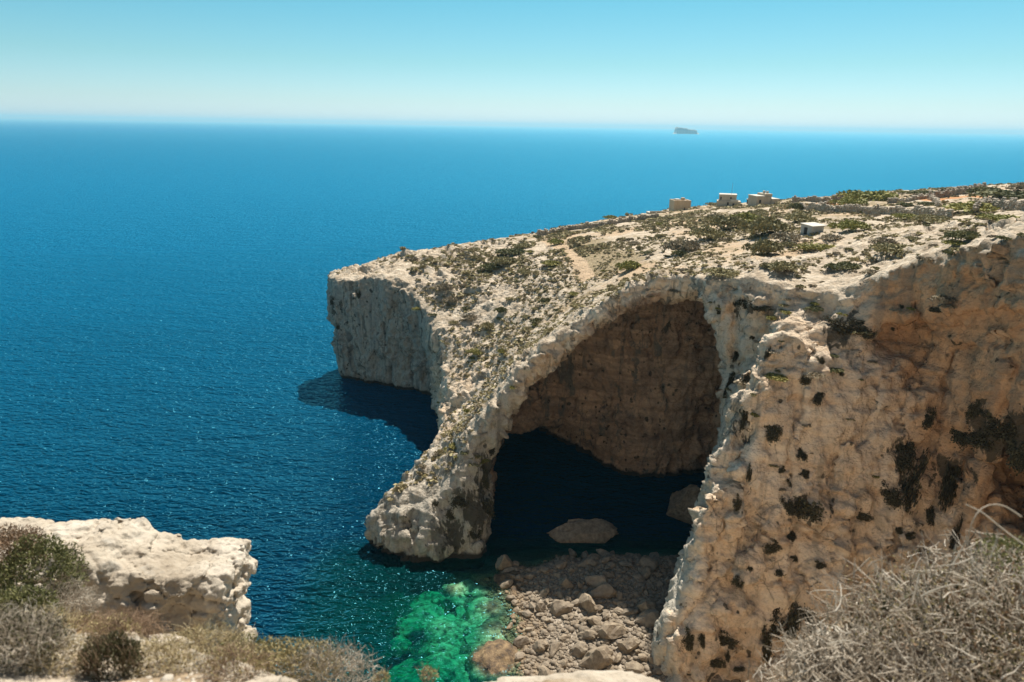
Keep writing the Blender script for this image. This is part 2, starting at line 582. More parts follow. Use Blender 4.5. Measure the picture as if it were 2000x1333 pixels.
# ---------------------------------------------------------------- hillside beyond the cliff block (height field)
HX = np.concatenate([np.arange(-60, 81.4, 1.0), np.arange(82, 330, 1.2)])
HY = np.arange(30, 330, 1.0)
hxx, hyy = np.meshgrid(HX, HY, indexing='ij')
hz = land(hxx, hyy)
hp = sd_poly(hxx, hyy, OUTLINE)
P_ = np.stack([hxx.ravel(), hyy.ravel(), hz.ravel()], 1)
rel = rock_relief(P_, np.tile(np.array([[0, 0, 1.0]]), (len(P_), 1))).reshape(hxx.shape)
hz = hz + rel + 0.5 * noise3(P_ / 9.0, 3).reshape(hxx.shape) - 4.0 * np.maximum(hp, 0)
hz = np.maximum(hz, -2.5)
ids = np.arange(hxx.size).reshape(hxx.shape)
q = np.stack([ids[:-1, :-1], ids[1:, :-1], ids[1:, 1:], ids[:-1, 1:]], -1)
inside = (hxx < 80.0) & (hyy < 204.2)
keep = ~(inside[:-1, :-1] & inside[1:, :-1] & inside[1:, 1:] & inside[:-1, 1:])
dry = np.maximum.reduce([hz[:-1, :-1], hz[1:, :-1], hz[1:, 1:], hz[:-1, 1:]]) > -2.0
HF = q[keep & dry]
HV = np.stack([hxx.ravel(), hyy.ravel(), hz.ravel()], 1).astype(np.float32)
used, inv = np.unique(HF, return_inverse=True)
HV, HF = HV[used], inv.reshape(HF.shape)

# ---------------------------------------------------------------- limestone
def limestone():
    m = NT('limestone')
    p = m.pos()
    nz = m.n('SeparateXYZ', Vector=m.n('NewGeometry').outputs['Normal']).outputs['Z']
    pz = m.n('SeparateXYZ', Vector=p).outputs['Z']
    n1 = m.noise(p, 0.11, 5, 0.55)
    n2 = m.noise(p, 0.55, 6, 0.62)
    n3 = m.noise(p, 2.6, 5, 0.65)
    streak = m.noise(m.map(p, (0.55, 0.55, 0.05)), 1.0, 5, 0.6, 0.6)
    bed = m.noise(m.map(p, (0.03, 0.03, 0.55)), 1.0, 4, 0.6, 0.4)
    # weathered top
    top = m.ramp(n2, [(0.25, (0.23, 0.175, 0.12)), (0.42, (0.40, 0.315, 0.22)), (0.58, (0.56, 0.46, 0.34)), (0.8, (0.65, 0.56, 0.44))])
    top = m.mix(m.ramp(n3, [(0.30, 1.0), (0.44, 0.0)]), top, (0.235, 0.215, 0.18))
    # cliff faces
    tan = m.ramp(n1, [(0.30, (0.72, 0.60, 0.46)), (0.46, (0.69, 0.55, 0.40)), (0.60, (0.64, 0.48, 0.325)), (0.8, (0.72, 0.60, 0.455))])
    tan = m.mix(m.ramp(bed, [(0.52, 0.0), (0.64, 0.5)]), tan, (0.52, 0.31, 0.15))
    tan = m.mix(m.ramp(n2, [(0.52, 0.0), (0.75, 0.55)]), tan, (0.70, 0.58, 0.44))
    grey = m.ramp(streak, [(0.30, (0.13, 0.125, 0.11)), (0.42, (0.29, 0.27, 0.225)), (0.60, (0.45, 0.395, 0.31)), (0.75, (0.36, 0.25, 0.17))])
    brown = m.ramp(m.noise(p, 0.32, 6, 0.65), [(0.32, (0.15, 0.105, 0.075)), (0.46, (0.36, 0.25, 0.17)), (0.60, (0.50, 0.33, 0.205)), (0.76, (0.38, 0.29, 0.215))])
    wall = m.mix(m.attr('grey'), tan, grey)
    ochre = m.ramp(n2, [(0.3, (0.30, 0.15, 0.065)), (0.55, (0.46, 0.25, 0.115)), (0.75, (0.50, 0.32, 0.18))])
    wall = m.mix(m.attr('ochre'), wall, ochre)
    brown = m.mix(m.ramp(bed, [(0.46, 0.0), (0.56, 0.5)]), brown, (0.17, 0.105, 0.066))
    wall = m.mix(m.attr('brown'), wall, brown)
    wall = m.mix(m.math('MULTIPLY', m.ramp(streak, [(0.53, 0.0), (0.62, 0.9)]), m.attr('stain')), wall, (0.14, 0.13, 0.105))
    wall = m.mix(m.math('MULTIPLY', m.attr('pale'), 0.7), wall, (0.44, 0.42, 0.35))
    wp = m.n('VectorMath', operation='ADD')
    m.put(wp.inputs[0], m.map(p, (1, 1, 0.7)))
    wn_ = m.n('TexNoise')
    m.put(wn_.inputs['Vector'], p)
    wn_.inputs['Scale'].default_value = 0.45
    wn_.inputs['Detail'].default_value = 4
    m.put(wp.inputs[1], m.n('VectorMath', operation='SCALE', Scale=2.2, **{}).outputs[0])
    m.put(wp.inputs[1].links[0].from_node.inputs[0], wn_.outputs['Color'])
    je = m.voronoi(wp.outputs[0], 0.30, 'DISTANCE_TO_EDGE')
    joint = m.math('MULTIPLY', m.ramp(je, [(0.0, 1.0), (0.035, 0.0)]), m.ramp(n2, [(0.50, 0.0), (0.60, 0.55)]))
    je2 = m.voronoi(wp.outputs[0], 0.95, 'DISTANCE_TO_EDGE')
    joint2 = m.math('MULTIPLY', m.ramp(je2, [(0.0, 1.0), (0.05, 0.0)]), m.ramp(n1, [(0.50, 0.0), (0.62, 0.4)]))
    wall = m.mix(m.math('MAXIMUM', joint, joint2), wall, (0.075, 0.052, 0.034))
    grain = m.ramp(m.noise(p, 1.9, 8, 0.72), [(0.28, 0.62), (0.42, 1.02), (0.60, 1.15), (0.75, 1.3)])
    wall = m.mix(1.0, wall, grain, 'MULTIPLY')
    lic = m.noise(m.map(p, (0.55, 0.55, 0.22)), 1.0, 6, 0.68, 0.5)
    lf_ = m.math('ADD', m.attr('lichen'), m.math('MULTIPLY', m.math('SUBTRACT', lic, 0.5), 2.6))
    wall = m.mix(m.ramp(lf_, [(0.60, 0.0), (0.72, 0.9)]), wall, (0.062, 0.052, 0.034))
    # dark lichen spots in the pits
    sp = m.voronoi(m.map(p, (0.75, 0.75, 0.6)), 1.0, 'SMOOTH_F1')
    spots = m.math('MULTIPLY', m.ramp(m.math('ADD', sp, m.math('MULTIPLY', n3, 0.35)), [(0.30, 1.0), (0.37, 0.0)]), m.ramp(n1, [(0.46, 0.0), (0.54, 0.85)]))
    wall = m.mix(spots, wall, (0.04, 0.034, 0.022))
    nzz = m.math('ADD', nz, m.math('MULTIPLY', m.math('SUBTRACT', n2, 0.5), 0.55))
    col = m.mix(m.math('MULTIPLY', m.ramp(nzz, [(0.30, 0.0), (0.52, 1.0)]), m.attr('open')), wall, top)
    # soil and dry grass
    soil = m.mix(m.ramp(n3, [(0.35, 0.0), (0.65, 1.0)]), (0.40, 0.275, 0.165), (0.52, 0.38, 0.24))
    sf = m.math('ADD', m.attr('soil'), m.math('MULTIPLY', m.math('SUBTRACT', n2, 0.5), 0.9))
    col = m.mix(m.ramp(sf, [(0.42, 0.0), (0.60, 0.9)]), col, soil)
    dry = m.mix(m.ramp(n3, [(0.35, 0.0), (0.65, 1.0)]), (0.20, 0.15, 0.085), (0.36, 0.28, 0.165))
    df = m.math('ADD', m.attr('dry'), m.math('MULTIPLY', m.math('SUBTRACT', n2, 0.5), 1.3))
    col = m.mix(m.ramp(df, [(0.45, 0.0), (0.62, 0.95)]), col, dry)
    red = m.attr('red')
    col = m.mix(m.ramp(red, [(0.4, 0.0), (0.6, 0.9)]), col, (0.46, 0.215, 0.085))
    # tide mark
    wz = m.math('ADD', pz, m.math('MULTIPLY', n2, 1.2))
    col = m.mix(m.ramp(m.math('MULTIPLY', wz, 0.25), [(0.30, 1.0), (0.42, 0.0)]), col, (0.045, 0.036, 0.025))
    g0 = m.bump(m.noise(p, 0.9, 6, 0.6, kind='RIDGED_MULTIFRACTAL'), 0.5, 0.35)
    g1 = m.bump(m.noise(p, 1.4, 8, 0.68), 0.9, 0.5, g0)
    g2 = m.bump(m.voronoi(m.map(p, (1, 1, 1.4)), 2.2, 'F1'), 0.35, 0.25, g1)
    m.set(Base_Color=col, Roughness=0.92, Normal=g2)
    m.b.inputs['Specular IOR Level'].default_value = 0.15
    return m.m
M_ROCK = limestone()

def ground_hit_land(px, py):
    """where the sight line through a picture point meets the open ground"""
    d = ray(px, py)
    Y = np.arange(70, 320, 0.25)
    P = d[None] * Y[:, None] + np.array([0, 0, CAM_H])
    below = P[:, 2] < land(P[:, 0], P[:, 1])
    below &= sd_poly(P[:, 0], P[:, 1], OUTLINE) < 0
    i = np.argmax(below)
    return P[i] if below[i] else None

def seg_dist(x, y, pts):
    d = np.full(x.shape, 1e9)
    for a, b in zip(pts[:-1], pts[1:]):
        ex, ey = b[0] - a[0], b[1] - a[1]
        t = np.clip(((x - a[0]) * ex + (y - a[1]) * ey) / (ex * ex + ey * ey + 1e-9), 0, 1)
        d = np.minimum(d, np.hypot(x - a[0] - ex * t, y - a[1] - ey * t))
    return d

PATH = [ground_hit_land(*p) for p in [(1080, 472), (1105, 490), (1135, 515), (1150, 545)]]
PATH2 = [ground_hit_land(*p) for p in [(1220, 520), (1330, 535), (1450, 520), (1560, 490)]]
DRYC = [ground_hit_land(*p) for p in [(1170, 500), (1190, 525), (1140, 480)]]
RED = [[ground_hit_land(*p) for p in q] for q in ([(1560, 404), (1625, 402)], [(1835, 391), (1885, 387)])]
def surface_attrs(me, V, N, rel_):
    x, y, z = V[:, 0], V[:, 1], V[:, 2]
    attr(me, 'open', (0.05 + 0.95 * sstep(5, 21, z)) * np.maximum(sstep(3.5, 1.2, land(x, y) - z), 0.55 * sstep(0.75, 0.95, N[:, 2])))
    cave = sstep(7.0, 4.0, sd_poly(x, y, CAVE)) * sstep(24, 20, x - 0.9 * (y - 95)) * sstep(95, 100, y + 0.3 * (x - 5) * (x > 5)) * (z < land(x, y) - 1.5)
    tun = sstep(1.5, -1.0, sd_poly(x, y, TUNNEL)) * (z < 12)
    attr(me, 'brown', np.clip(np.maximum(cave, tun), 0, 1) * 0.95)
    attr(me, 'ochre', np.clip(sstep(36, 44, x + 1.2 * noise3(V / 6.0, 68) * 3) * sstep(92, 86, y) * (0.75 + 0.4 * noise3(V / 9.0, 69)) * sstep(53, 62, x + 0.45 * z), 0, 0.85))
    head = sstep(132, 144, y) * sstep(0, -8, x)
    legg = sstep(4, -2, x) * sstep(108, 98, y) * 0.85
    attr(me, 'grey', np.clip(np.maximum(head, legg) + 0.35 * sstep(28, 20, x) * sstep(86, 70, y) * 0, 0, 1))
    attr(me, 'stain', np.clip(0.45 + sstep(8, -6, x) * 0.7 + sstep(31, 26, x) * sstep(70, 76, y) * 0.8, 0, 1))
    attr(me, 'pale', sstep(25.5, 22.5, x - 0.52 * (y - 72)) * sstep(12, 16, x) * sstep(92, 86, y) * sstep(0.3, -0.3, N[:, 1] * 0.3 + N[:, 0] + 0.4) + 0.0 * x)
    wob = 1.6 * noise3(V / 4.0, 66) + 0.8 * noise3(V / 1.5, 67)
    soil = 1.2 * sstep(3.0, 0.2, seg_dist(x, y, PATH) + 0.4 * wob) + 0.62 * sstep(4.5, 0.0, seg_dist(x, y, PATH2) + wob)
    open_ = sstep(-8, 14, x) * sstep(98, 110, y)
    soil = soil + 0.46 * open_ * (0.7 + noise3(V / 14.0, 77))
    hollow = sstep(0.10, -0.70, rel_ - 0.25) * sstep(0.35, 0.6, N[:, 2]) * (z > 8)
    flat_ = sstep(0.3, 0.6, N[:, 2]) * (z > land(x, y) - 4)
    attr(me, 'soil', np.clip(soil + 0.38 * hollow, 0, 1) * flat_)
    dry = 0.85 * sstep(9.0, 1.0, seg_dist(x, y, DRYC) + 1.5 * wob) * (1 - sstep(1.8, 0.6, seg_dist(x, y, PATH)))
    far = sstep(165, 185, y - 0.55 * np.maximum(x - 40, 0)) * 0.55
    dry = dry + 0.42 * open_ * sstep(-0.2, 0.5, noise3(V / 8.0, 71)) + far * sstep(-0.4, 0.3, noise3(V / 10.0, 72))
    dry = dry + 0.62 * hollow * sstep(-0.5, 0.3, noise3(V / 5.0, 73)) * (1 - sstep(2.0, 0.6, seg_dist(x, y, PATH)))
    attr(me, 'dry', np.clip(dry, 0, 1) * flat_)
    red = np.maximum(sstep(6.5, 3.0, seg_dist(x, y, RED[0]) + wob), sstep(6, 3, seg_dist(x, y, RED[1]) + wob))
    attr(me, 'red', red)

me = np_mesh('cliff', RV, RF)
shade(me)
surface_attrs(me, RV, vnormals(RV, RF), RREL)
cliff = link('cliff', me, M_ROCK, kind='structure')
me = np_mesh('hillside', HV, HF)
shade(me)
surface_attrs(me, HV, vnormals(HV, HF), rel.ravel()[used])
hillside = link('hillside', me, M_ROCK, kind='structure')

# ---------------------------------------------------------------- unseen cliff below the viewer, added and sloped to bounce sun onto shaded walls
nx_ = np.arange(-95, 62, 0.9)
nt_ = np.linspace(0, 1, 90)
cxx, ctt = np.meshgrid(nx_, nt_, indexing='ij')
czz = 56.5 - ctt * 60
cyy = 2.2 + 0.70 * (56.5 - czz) + 0.10 * np.maximum(-cxx - 10, 0) * -1.0
Pn = np.stack([cxx.ravel(), cyy.ravel(), czz.ravel()], 1)
Nn = np.tile(np.array([[0, 0.82, 0.57]]), (len(Pn), 1))
rl = rock_relief(Pn, Nn * 0 + np.array([[0, 1.0, 0]]))
Pn = Pn + Nn * (0.8 * rl - 1.2 + 1.4 * noise3(Pn / 10.0, 3))[:, None]
ids = np.arange(cxx.size).reshape(cxx.shape)
NF = np.stack([ids[:-1, :-1], ids[:-1, 1:], ids[1:, 1:], ids[1:, :-1]], -1).reshape(-1, 4)
me = np_mesh('near_cliff', Pn, NF)
shade(me)
surface_attrs(me, Pn.astype(np.float32), vnormals(Pn.astype(np.float32), NF), rl)
link('near_cliff', me, M_ROCK, kind='structure')

# ---------------------------------------------------------------- sea bed and beach
def bed_height(x, y):
    P = np.stack([np.ravel(x), np.ravel(y), np.zeros(np.size(x))], 1)
    n = noise3(P / 6.0, 81).reshape(np.shape(x))
    n2 = noise3(P / 1.7, 82).reshape(np.shape(x))
    u = x - 1.8 + 2.5 * n + 0.20 * (y - 72)
    z = np.where(u > 0, np.minimum(0.11 * u, 1.5), 0.20 * u)
    z = z - 0.6 * np.maximum(y - 83.0 - 1.5 * n, 0)
    return z + 0.18 * n2

bx, by = np.meshgrid(np.arange(-34, 46, 0.5), np.arange(40, 116, 0.5), indexing='ij')
bz = np.maximum(bed_height(bx, by), -12)
ids = np.arange(bx.size).reshape(bx.shape)
BV = np.stack([bx.ravel(), by.ravel(), bz.ravel()], 1)
BF = np.stack([ids[:-1, :-1], ids[1:, :-1], ids[1:, 1:], ids[:-1, 1:]], -1).reshape(-1, 4)
m = NT('shingle')
p = m.pos()
col = m.ramp(m.voronoi(p, 3.2, 'F1', 1), [(0.0, (0.16, 0.125, 0.09)), (0.5, (0.30, 0.245, 0.18)), (1.0, (0.42, 0.35, 0.26))])
pz = m.n('SeparateXYZ', Vector=p).outputs['Z']
wet = m.ramp(m.math('ADD', m.math('MULTIPLY', pz, 0.5), 0.5), [(0.42, 1.0), (0.66, 0.0)])
col = m.mix(wet, col, m.ramp(m.noise(p, 0.8, 5, 0.6), [(0.35, (0.10, 0.065, 0.03)), (0.6, (0.30, 0.20, 0.09))]))
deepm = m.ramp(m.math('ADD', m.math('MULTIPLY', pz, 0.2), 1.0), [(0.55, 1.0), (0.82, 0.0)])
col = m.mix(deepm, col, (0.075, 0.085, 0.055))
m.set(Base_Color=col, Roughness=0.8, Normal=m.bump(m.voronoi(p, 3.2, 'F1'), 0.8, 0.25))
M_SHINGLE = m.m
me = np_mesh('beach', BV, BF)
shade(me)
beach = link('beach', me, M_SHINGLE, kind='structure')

# ---------------------------------------------------------------- stones
def stone_mesh(name, seed, sub=3, cuts=9, flat=1.0):
    bm = bmesh.new()
    bmesh.ops.create_icosphere(bm, subdivisions=sub, radius=1.0)
    V = np.array([v.co[:] for v in bm.verts])
    r = np.random.default_rng(seed)
    for _ in range(cuts):
        n = r.normal(size=3)
        n /= np.linalg.norm(n)
        o = r.uniform(0.45, 0.82)
        t = V @ n - o
        V = V - np.where(t > 0, t * 0.92, 0)[:, None] * n[None]
    V *= r.uniform(0.8, 1.2, size=3) * np.array([1, 1, flat])
    V += V * (0.05 * fbm(V * 2.5 + seed, 3, seed) + 0.16 * facets(V * 1.5 + seed, seed, 0.9))[:, None]
    for v, c in zip(bm.verts, V):
        v.co = c
    me = bpy.data.meshes.new(name)
    bm.to_mesh(me)
    bm.free()
    return me

def stone_mat(name, a, b, c, bump=0.5):
    m = NT(name)
    p = m.n('TexCoord').outputs['Object']
    rnd = m.n('ObjectInfo').outputs['Random']
    P = m.n('NewGeometry').outputs['Position']
    n = m.noise(P, 1.6, 6, 0.65)
    col = m.ramp(n, [(0.3, a), (0.5, b), (0.7, c)])
    col = m.mix(m.math('MULTIPLY', rnd, 0.45), col, (0.20, 0.165, 0.125))
    pz = m.n('SeparateXYZ', Vector=P).outputs['Z']
    wet = m.ramp(m.math('ADD', m.math('MULTIPLY', m.math('ADD', pz, m.math('MULTIPLY', n, 0.5)), 0.5), 0.3), [(0.36, 1.0), (0.62, 0.0)])
    col = m.mix(wet, col, m.ramp(n, [(0.35, (0.085, 0.055, 0.028)), (0.6, (0.27, 0.17, 0.075))]))
    m.set(Base_Color=col, Roughness=0.85, Normal=m.bump(m.noise(P, 5, 7, 0.7), bump, 0.12))
    return m.m
M_STONE = stone_mat('beach_stone', (0.11, 0.08, 0.05), (0.23, 0.175, 0.115), (0.35, 0.28, 0.19))
m = NT('sunken_stone')
P = m.pos()
ns = m.noise(P, 1.1, 6, 0.65)
col = m.ramp(ns, [(0.36, (0.06, 0.058, 0.02)), (0.44, (0.27, 0.265, 0.12)), (0.58, (0.48, 0.49, 0.27))])
wet = m.ramp(m.math('ADD', m.math('MULTIPLY', m.n('SeparateXYZ', Vector=P).outputs['Z'], 0.5), 0.8), [(0.50, 0.0), (0.70, 1.0)])
col = m.mix(wet, col, m.ramp(ns, [(0.36, (0.045, 0.028, 0.014)), (0.50, (0.13, 0.08, 0.035)), (0.66, (0.27, 0.18, 0.085))]))
m.set(Base_Color=col, Roughness=0.7, Normal=m.bump(m.noise(P, 3, 6, 0.7), 0.7, 0.3))
M_SUNK = m.m

STONES = [stone_mesh('stone_%d' % k, 100 + k, 3, 10) for k in range(8)]
for s_ in STONES:
    s_.materials.append(M_STONE)
SUNKS = [stone_mesh('sunken_%d' % k, 200 + k, 4, 3) for k in range(4)]
for s_ in SUNKS:
    vv = np.array([v.co[:] for v in s_.vertices])
    vv = vv + vv * (0.22 * fbm(vv * 1.7, 4, 9) + 0.10 * ridged(vv * 4.0, 2, 12))[:, None]
    s_.vertices.foreach_set('co', vv.astype(np.float32).ravel())
    shade(s_)
    s_.materials.append(M_SUNK)

tops = []        # (x, y, z_top, radius) of stones under water, for the water depth
def place_stone(name, meshes, x, y, z, r, rz, label, group=None, cat='boulder', sc=(1, 1, 1), tilt=0.0, mesh=None):
    o = bpy.data.objects.new(name, mesh if mesh else meshes[int(rng.integers(len(meshes)))])
    COL.objects.link(o)
    o.location = (x, y, z)
    o.scale = (r * sc[0], r * sc[1], r * sc[2])
    o.rotation_euler = (tilt * rng.normal(), tilt * rng.normal(), rz)
    tag(o, label, cat, group)
    return o

# two rocks and a spike inside the cave
big = stone_mesh('long_cave_rock', 311, 5, 16)
big.materials.append(M_STONE)
w = water(1138, 1048)
o = place_stone('boulder', None, w[0], w[1], 0.35, 1, 0.05, 'long whale-backed grey boulder lying in the dark cave water', cat='boulder', mesh=big)
o.scale = (5.2, 3.4, 2.9)
big2 = stone_mesh('round_cave_rock', 318, 5, 14)
big2.materials.append(M_STONE)
o = place_stone('boulder', None, 29.2, 97.0, 1.6, 1, 0.4, 'tall brown boulder against the right wall of the cave, behind the buttress', mesh=big2)
o.scale = (4.4, 3.8, 5.0)
w = water(983, 1108)
o = place_stone('boulder', STONES, w[0], w[1], 0.5, 1.5, 0.7, 'dark pointed rock standing in water at the shadow edge by the leg of the arch', sc=(1.0, 0.8, 1.5))
for px, py, lab in [(1120, 1083, 'small half-sunken rock just below the whale-backed boulder, left of a pair'), (1142, 1087, 'small half-sunken rock just below the whale-backed boulder, right of a pair'),
                    (1143, 1104, 'lone small rock in the dark shallows where the shaded beach begins'), (1245, 1094, 'pale wedge of rock alone in the dark water behind the shaded stones')]:
    w = water(px, py)
    place_stone('boulder', STONES, w[0], w[1], 0.1, 1.0 if px < 1200 else 1.5, rng.uniform(0, 6), lab, sc=(1.2, 0.8, 0.6))

# boulders of the shallows
SH = [(830, 1178, 32, 'under'), (803, 1200, 30, 'under'), (869, 1216, 44, 'under'), (914, 1182, 30, 'under'), (827, 1150, 24, 'under'), (859, 1147, 18, 'under'),
      (895, 1144, 28, 'brown'), (947, 1134, 28, 'brown'), (955, 1158, 34, 'under'), (962, 1184, 40, 'brown'), (978, 1234, 52, 'brown'), (804, 1284, 44, 'under'),
      (866, 1266, 38, 'under'), (915, 1262, 36, 'under'), (917, 1206, 24, 'under'), (846, 1310, 30, 'under'), (905, 1300, 26, 'under'), (935, 1225, 22, 'under'), (885, 1240, 18, 'under'), (780, 1235, 18, 'under'),
      (972, 1284, 50, 'dry'), (1003, 1252, 18, 'brown'), (996, 1130, 26, 'dry'), (1022, 1162, 30, 'dry'), (1040, 1135, 26, 'brown'), (1060, 1122, 24, 'brown'), (1010, 1200, 20, 'brown'), (1028, 1222, 18, 'brown')]
SUNK_LAB = {0: 'green sunken boulder nearest the arch, in the outermost pair of the pool', 1: 'long green sunken boulder at the outer edge of the pool',
            11: 'pale green sunken boulder lowest left in the pool, near the foreground twigs', 2: 'large pale green sunken boulder in the middle of the pool',
            20: 'large round brown rock breaking the surface at the bottom of the pool', 22: 'sunlit ochre rock touching the shadow edge below the dark pointed rock',
            23: 'wet rust-brown rock at the upper waterline of the beach', 10: 'largest mossy green boulder of the pool, beside the stones of the beach'}
for k, (px, py, r, kind_) in enumerate(SH):
    w = water(px, py)
    R = r * math.hypot(w[1], CAM_H) / FPX * 1.1
    b_ = float(bed_height(np.array([w[0]]), np.array([w[1]]))[0])
    ztop = {'under': -0.7 - 0.8 * rng.random(), 'brown': -0.08 - 0.22 * rng.random(), 'dry': 0.40}[kind_]
    if kind_ == 'under' and px < 850: ztop -= 0.4
    hh = min(max(R * 0.62, 0.5), max(ztop - b_ + 1.0, 0.6))
    lab = SUNK_LAB.get(k)
    grp = 'boulders of the green pool'
    if lab is None:
        lab = 'green sunken boulder among others under the clear green water' if kind_ == 'under' else 'weedy brown-green boulder just under the surface beside the beach'
    o = place_stone('boulder', SUNKS, w[0], w[1], ztop - hh, 1, rng.uniform(0, 6), lab, grp)
    o.scale = (R * 1.12, R * 1.12, hh)
    tops.append((w[0], w[1], ztop, R * 1.1))

# boulders of the beach
taken = []
def beach_spot(r, tries=60):
    for _ in range(tries):
        x = rng.uniform(-2, 32)
        y = rng.uniform(58, 90)
        z = float(bed_height(np.array([x]), np.array([y]))[0])
        if z < -0.35 or z > 2: continue
        if sd_poly(np.array([x], np.float32), np.array([y], np.float32), BUTT)[0] < -0.5: continue
        if all((x - a) ** 2 + (y - b) ** 2 > (0.62 * (r + c)) ** 2 for a, b, c in taken):
            return x, y, z
    return None
HAND = [(1144, 1186, 1.9, (0.8, 1.5, 1.0), 'tall pale block standing at the edge of the beach shadow'),
        (1168, 1292, 2.2, (1.3, 0.9, 0.9), 'large grey slab tilted on the sunny stones near the bottom of the beach'),
        (1058, 1185, 1.1, (1, 1, 0.9), 'grey angular rock alone at the sunlit waterline'),
        (1172, 1150, 1.9, (1.2, 1, 1), 'big pyramid-shaped rock in beach shadow just past the sunlit edge'),
        (1180, 1165, 1.9, (1.3, 1, 0.8), 'dark slab below the pyramid-shaped rock in the beach shadow'),
        (1262, 1204, 1.8, (1.2, 1, 1), 'upper of two rounded grey boulders by the foot of the buttress'),
        (1268, 1224, 1.9, (1.2, 1, 0.9), 'lower of two rounded grey boulders by the foot of the buttress'),
        (1325, 1140, 2.0, (0.8, 1, 1.2), 'brownish boulder leaning by the buttress above the pale shingle'),
        (1270, 1118, 1.6, (1.3, 1, 1), 'pale boulder topping the shingle at the back of the shaded beach'),
        (1105, 1145, 1.4, (1, 1, 1), 'uppermost sunlit block of the beach, beside the shadow edge'),
        (1160, 1222, 1.3, (1.3, 0.9, 0.8), 'split rock at the middle of the sunlit shadow edge'),
        (1150, 1245, 1.3, (1.3, 0.8, 0.7), 'white flat rock by the sunlit shadow edge'),
        (1200, 1245, 1.9, (1.4, 1, 0.7), 'broad dark slab leaning in the lower beach shadow'),
        (1225, 1275, 1.5, (1.1, 1, 1), 'upright grey stone in the darkest corner of the beach')]
for px, py, r, sc_, lab in HAND:
    w = water(px, py, 0.8)
    place_stone('boulder', STONES, w[0], w[1], float(bed_height(w[0:1], w[1:2])[0]) + 0.35 * r * sc_[2], r * 0.8, rng.uniform(-0.4, 0.4), lab, None, sc=sc_, tilt=0.15)
    taken.append((w[0], w[1], r * 0.8))
nb = 0
BEACH = []
for r in sorted(np.exp(rng.normal(-0.52, 0.40, 286)), reverse=True):
    r = float(min(r, 1.7))
    s_ = beach_spot(r)
    if s_ is None: continue
    x, y, z = s_
    BEACH.append((place_stone('boulder', STONES, x, y, z + 0.25 * r, r * 0.85, rng.uniform(0, 6.3), None, None, sc=(1.2, 0.95, 0.75), tilt=0.35), x, y, r))
    taken.append((x, y, r * 0.85))
    nb += 1
# shingle between them, too many to count
low = [stone_mesh('t', 400 + k, 1, 5) for k in range(4)]
lv = [np.array([v.co[:] for v in t_.vertices]) for t_ in low]
lf = [np.array([p_.vertices[:] for p_ in t_.polygons]) for t_ in low]
PV, PF, n_ = [], [], 0
cx, cy = rng.uniform(-3, 32, 12000), rng.uniform(56, 90, 12000)
cz = bed_height(cx, cy)
ok = (cz > -0.5) & (sd_poly(cx.astype(np.float32), cy.astype(np.float32), BUTT) > -0.6)
for x, y, z in zip(cx[ok], cy[ok], cz[ok]):
    k = int(rng.integers(4))
    r = float(np.exp(rng.normal(-1.45, 0.35)))
    a = rng.uniform(0, 6.3)
    R_ = np.array([[math.cos(a), -math.sin(a), 0], [math.sin(a), math.cos(a), 0], [0, 0, 0.7]])
    PV.append(lv[k] @ R_.T * r + np.array([x, y, z + 0.1 * r]))
    PF.append(lf[k] + n_)
    n_ += len(lv[k])
link('shingle', np_mesh('shingle', np.concatenate(PV), np.concatenate(PF)), M_STONE, label='loose pale shingle between the beach boulders', cat='shingle', kind='stuff')

# ---------------------------------------------------------------- sea
sx, sy = np.meshgrid(np.arange(-46, 46.1, 0.3), np.arange(40, 125.1, 0.3), indexing='ij')
dep = -np.maximum(bed_height(sx, sy), -12)
for x, y, zt, R in tops:
    d2 = ((sx - x) ** 2 + (sy - y) ** 2) / (R * R)
    zz = np.where(d2 < 1, zt - (1 - np.sqrt(np.maximum(1 - d2, 0))) * R * 0.6, -99)
    dep = np.minimum(dep, -zz)
dep = np.clip(dep, 0, 12)
dep = dep + (12 - dep) * np.maximum(sstep(86, 95, sy), sstep(-24, -33, sx))
dep = dep * 1.0
ids = np.arange(sx.size).reshape(sx.shape)
SV = np.stack([sx.ravel(), sy.ravel(), np.zeros(sx.size)], 1)
SF = np.stack([ids[:-1, :-1], ids[1:, :-1], ids[1:, 1:], ids[:-1, 1:]], -1).reshape(-1, 4)
B = 60000.0
x0, x1, y0, y1 = sx.min(), sx.max(), sy.min(), sy.max()
ov = np.array([(-B, -300, 0), (x0, -300, 0), (x0, B, 0), (-B, B, 0), (x1, -300, 0), (B, -300, 0), (B, B, 0), (x1, B, 0),
               (x0, y1, 0), (x1, y1, 0), (x0, y0, 0), (x1, y0, 0)])
n0 = len(SV)
of = np.array([[0, 1, 2, 3], [4, 5, 6, 7], [8, 9, 7, 2], [1, 4, 11, 10]]) + n0
SV = np.concatenate([SV, ov])
SF = np.concatenate([SF, of])
me = np_mesh('sea', SV, SF)
attr(me, 'depth', np.concatenate([dep.ravel(), np.full(len(ov), 12.0)]))
m = NT('sea_water')
m.t.nodes.remove(m.b)
p = m.pos()
d = m.attr('depth')
w1 = m.noise(m.map(p, (0.05, 0.16, 1), rot=(0, 0, 0.25)), 1.0, 3, 0.55, 0.4)
w2 = m.noise(m.map(p, (0.30, 0.62, 1), rot=(0, 0, 0.5)), 1.0, 2, 0.5, 0.6)
w3 = m.noise(m.map(p, (0.62, 1.25, 1), rot=(0, 0, 0.6)), 1.0, 1.2, 0.5, 0.5)
w4 = m.noise(m.map(p, (1.5, 2.8, 1), rot=(0, 0, 0.9)), 1.0, 0.6, 0.5, 0.2)
wv = m.math('ADD', m.math('MULTIPLY', w1, 1.9), m.math('ADD', m.math('MULTIPLY', w2, 1.1), m.math('ADD', m.math('MULTIPLY', w3, 1.0), m.math('MULTIPLY', w4, 0.30))))
nrm = m.bump(wv, 1.0, 1.0)
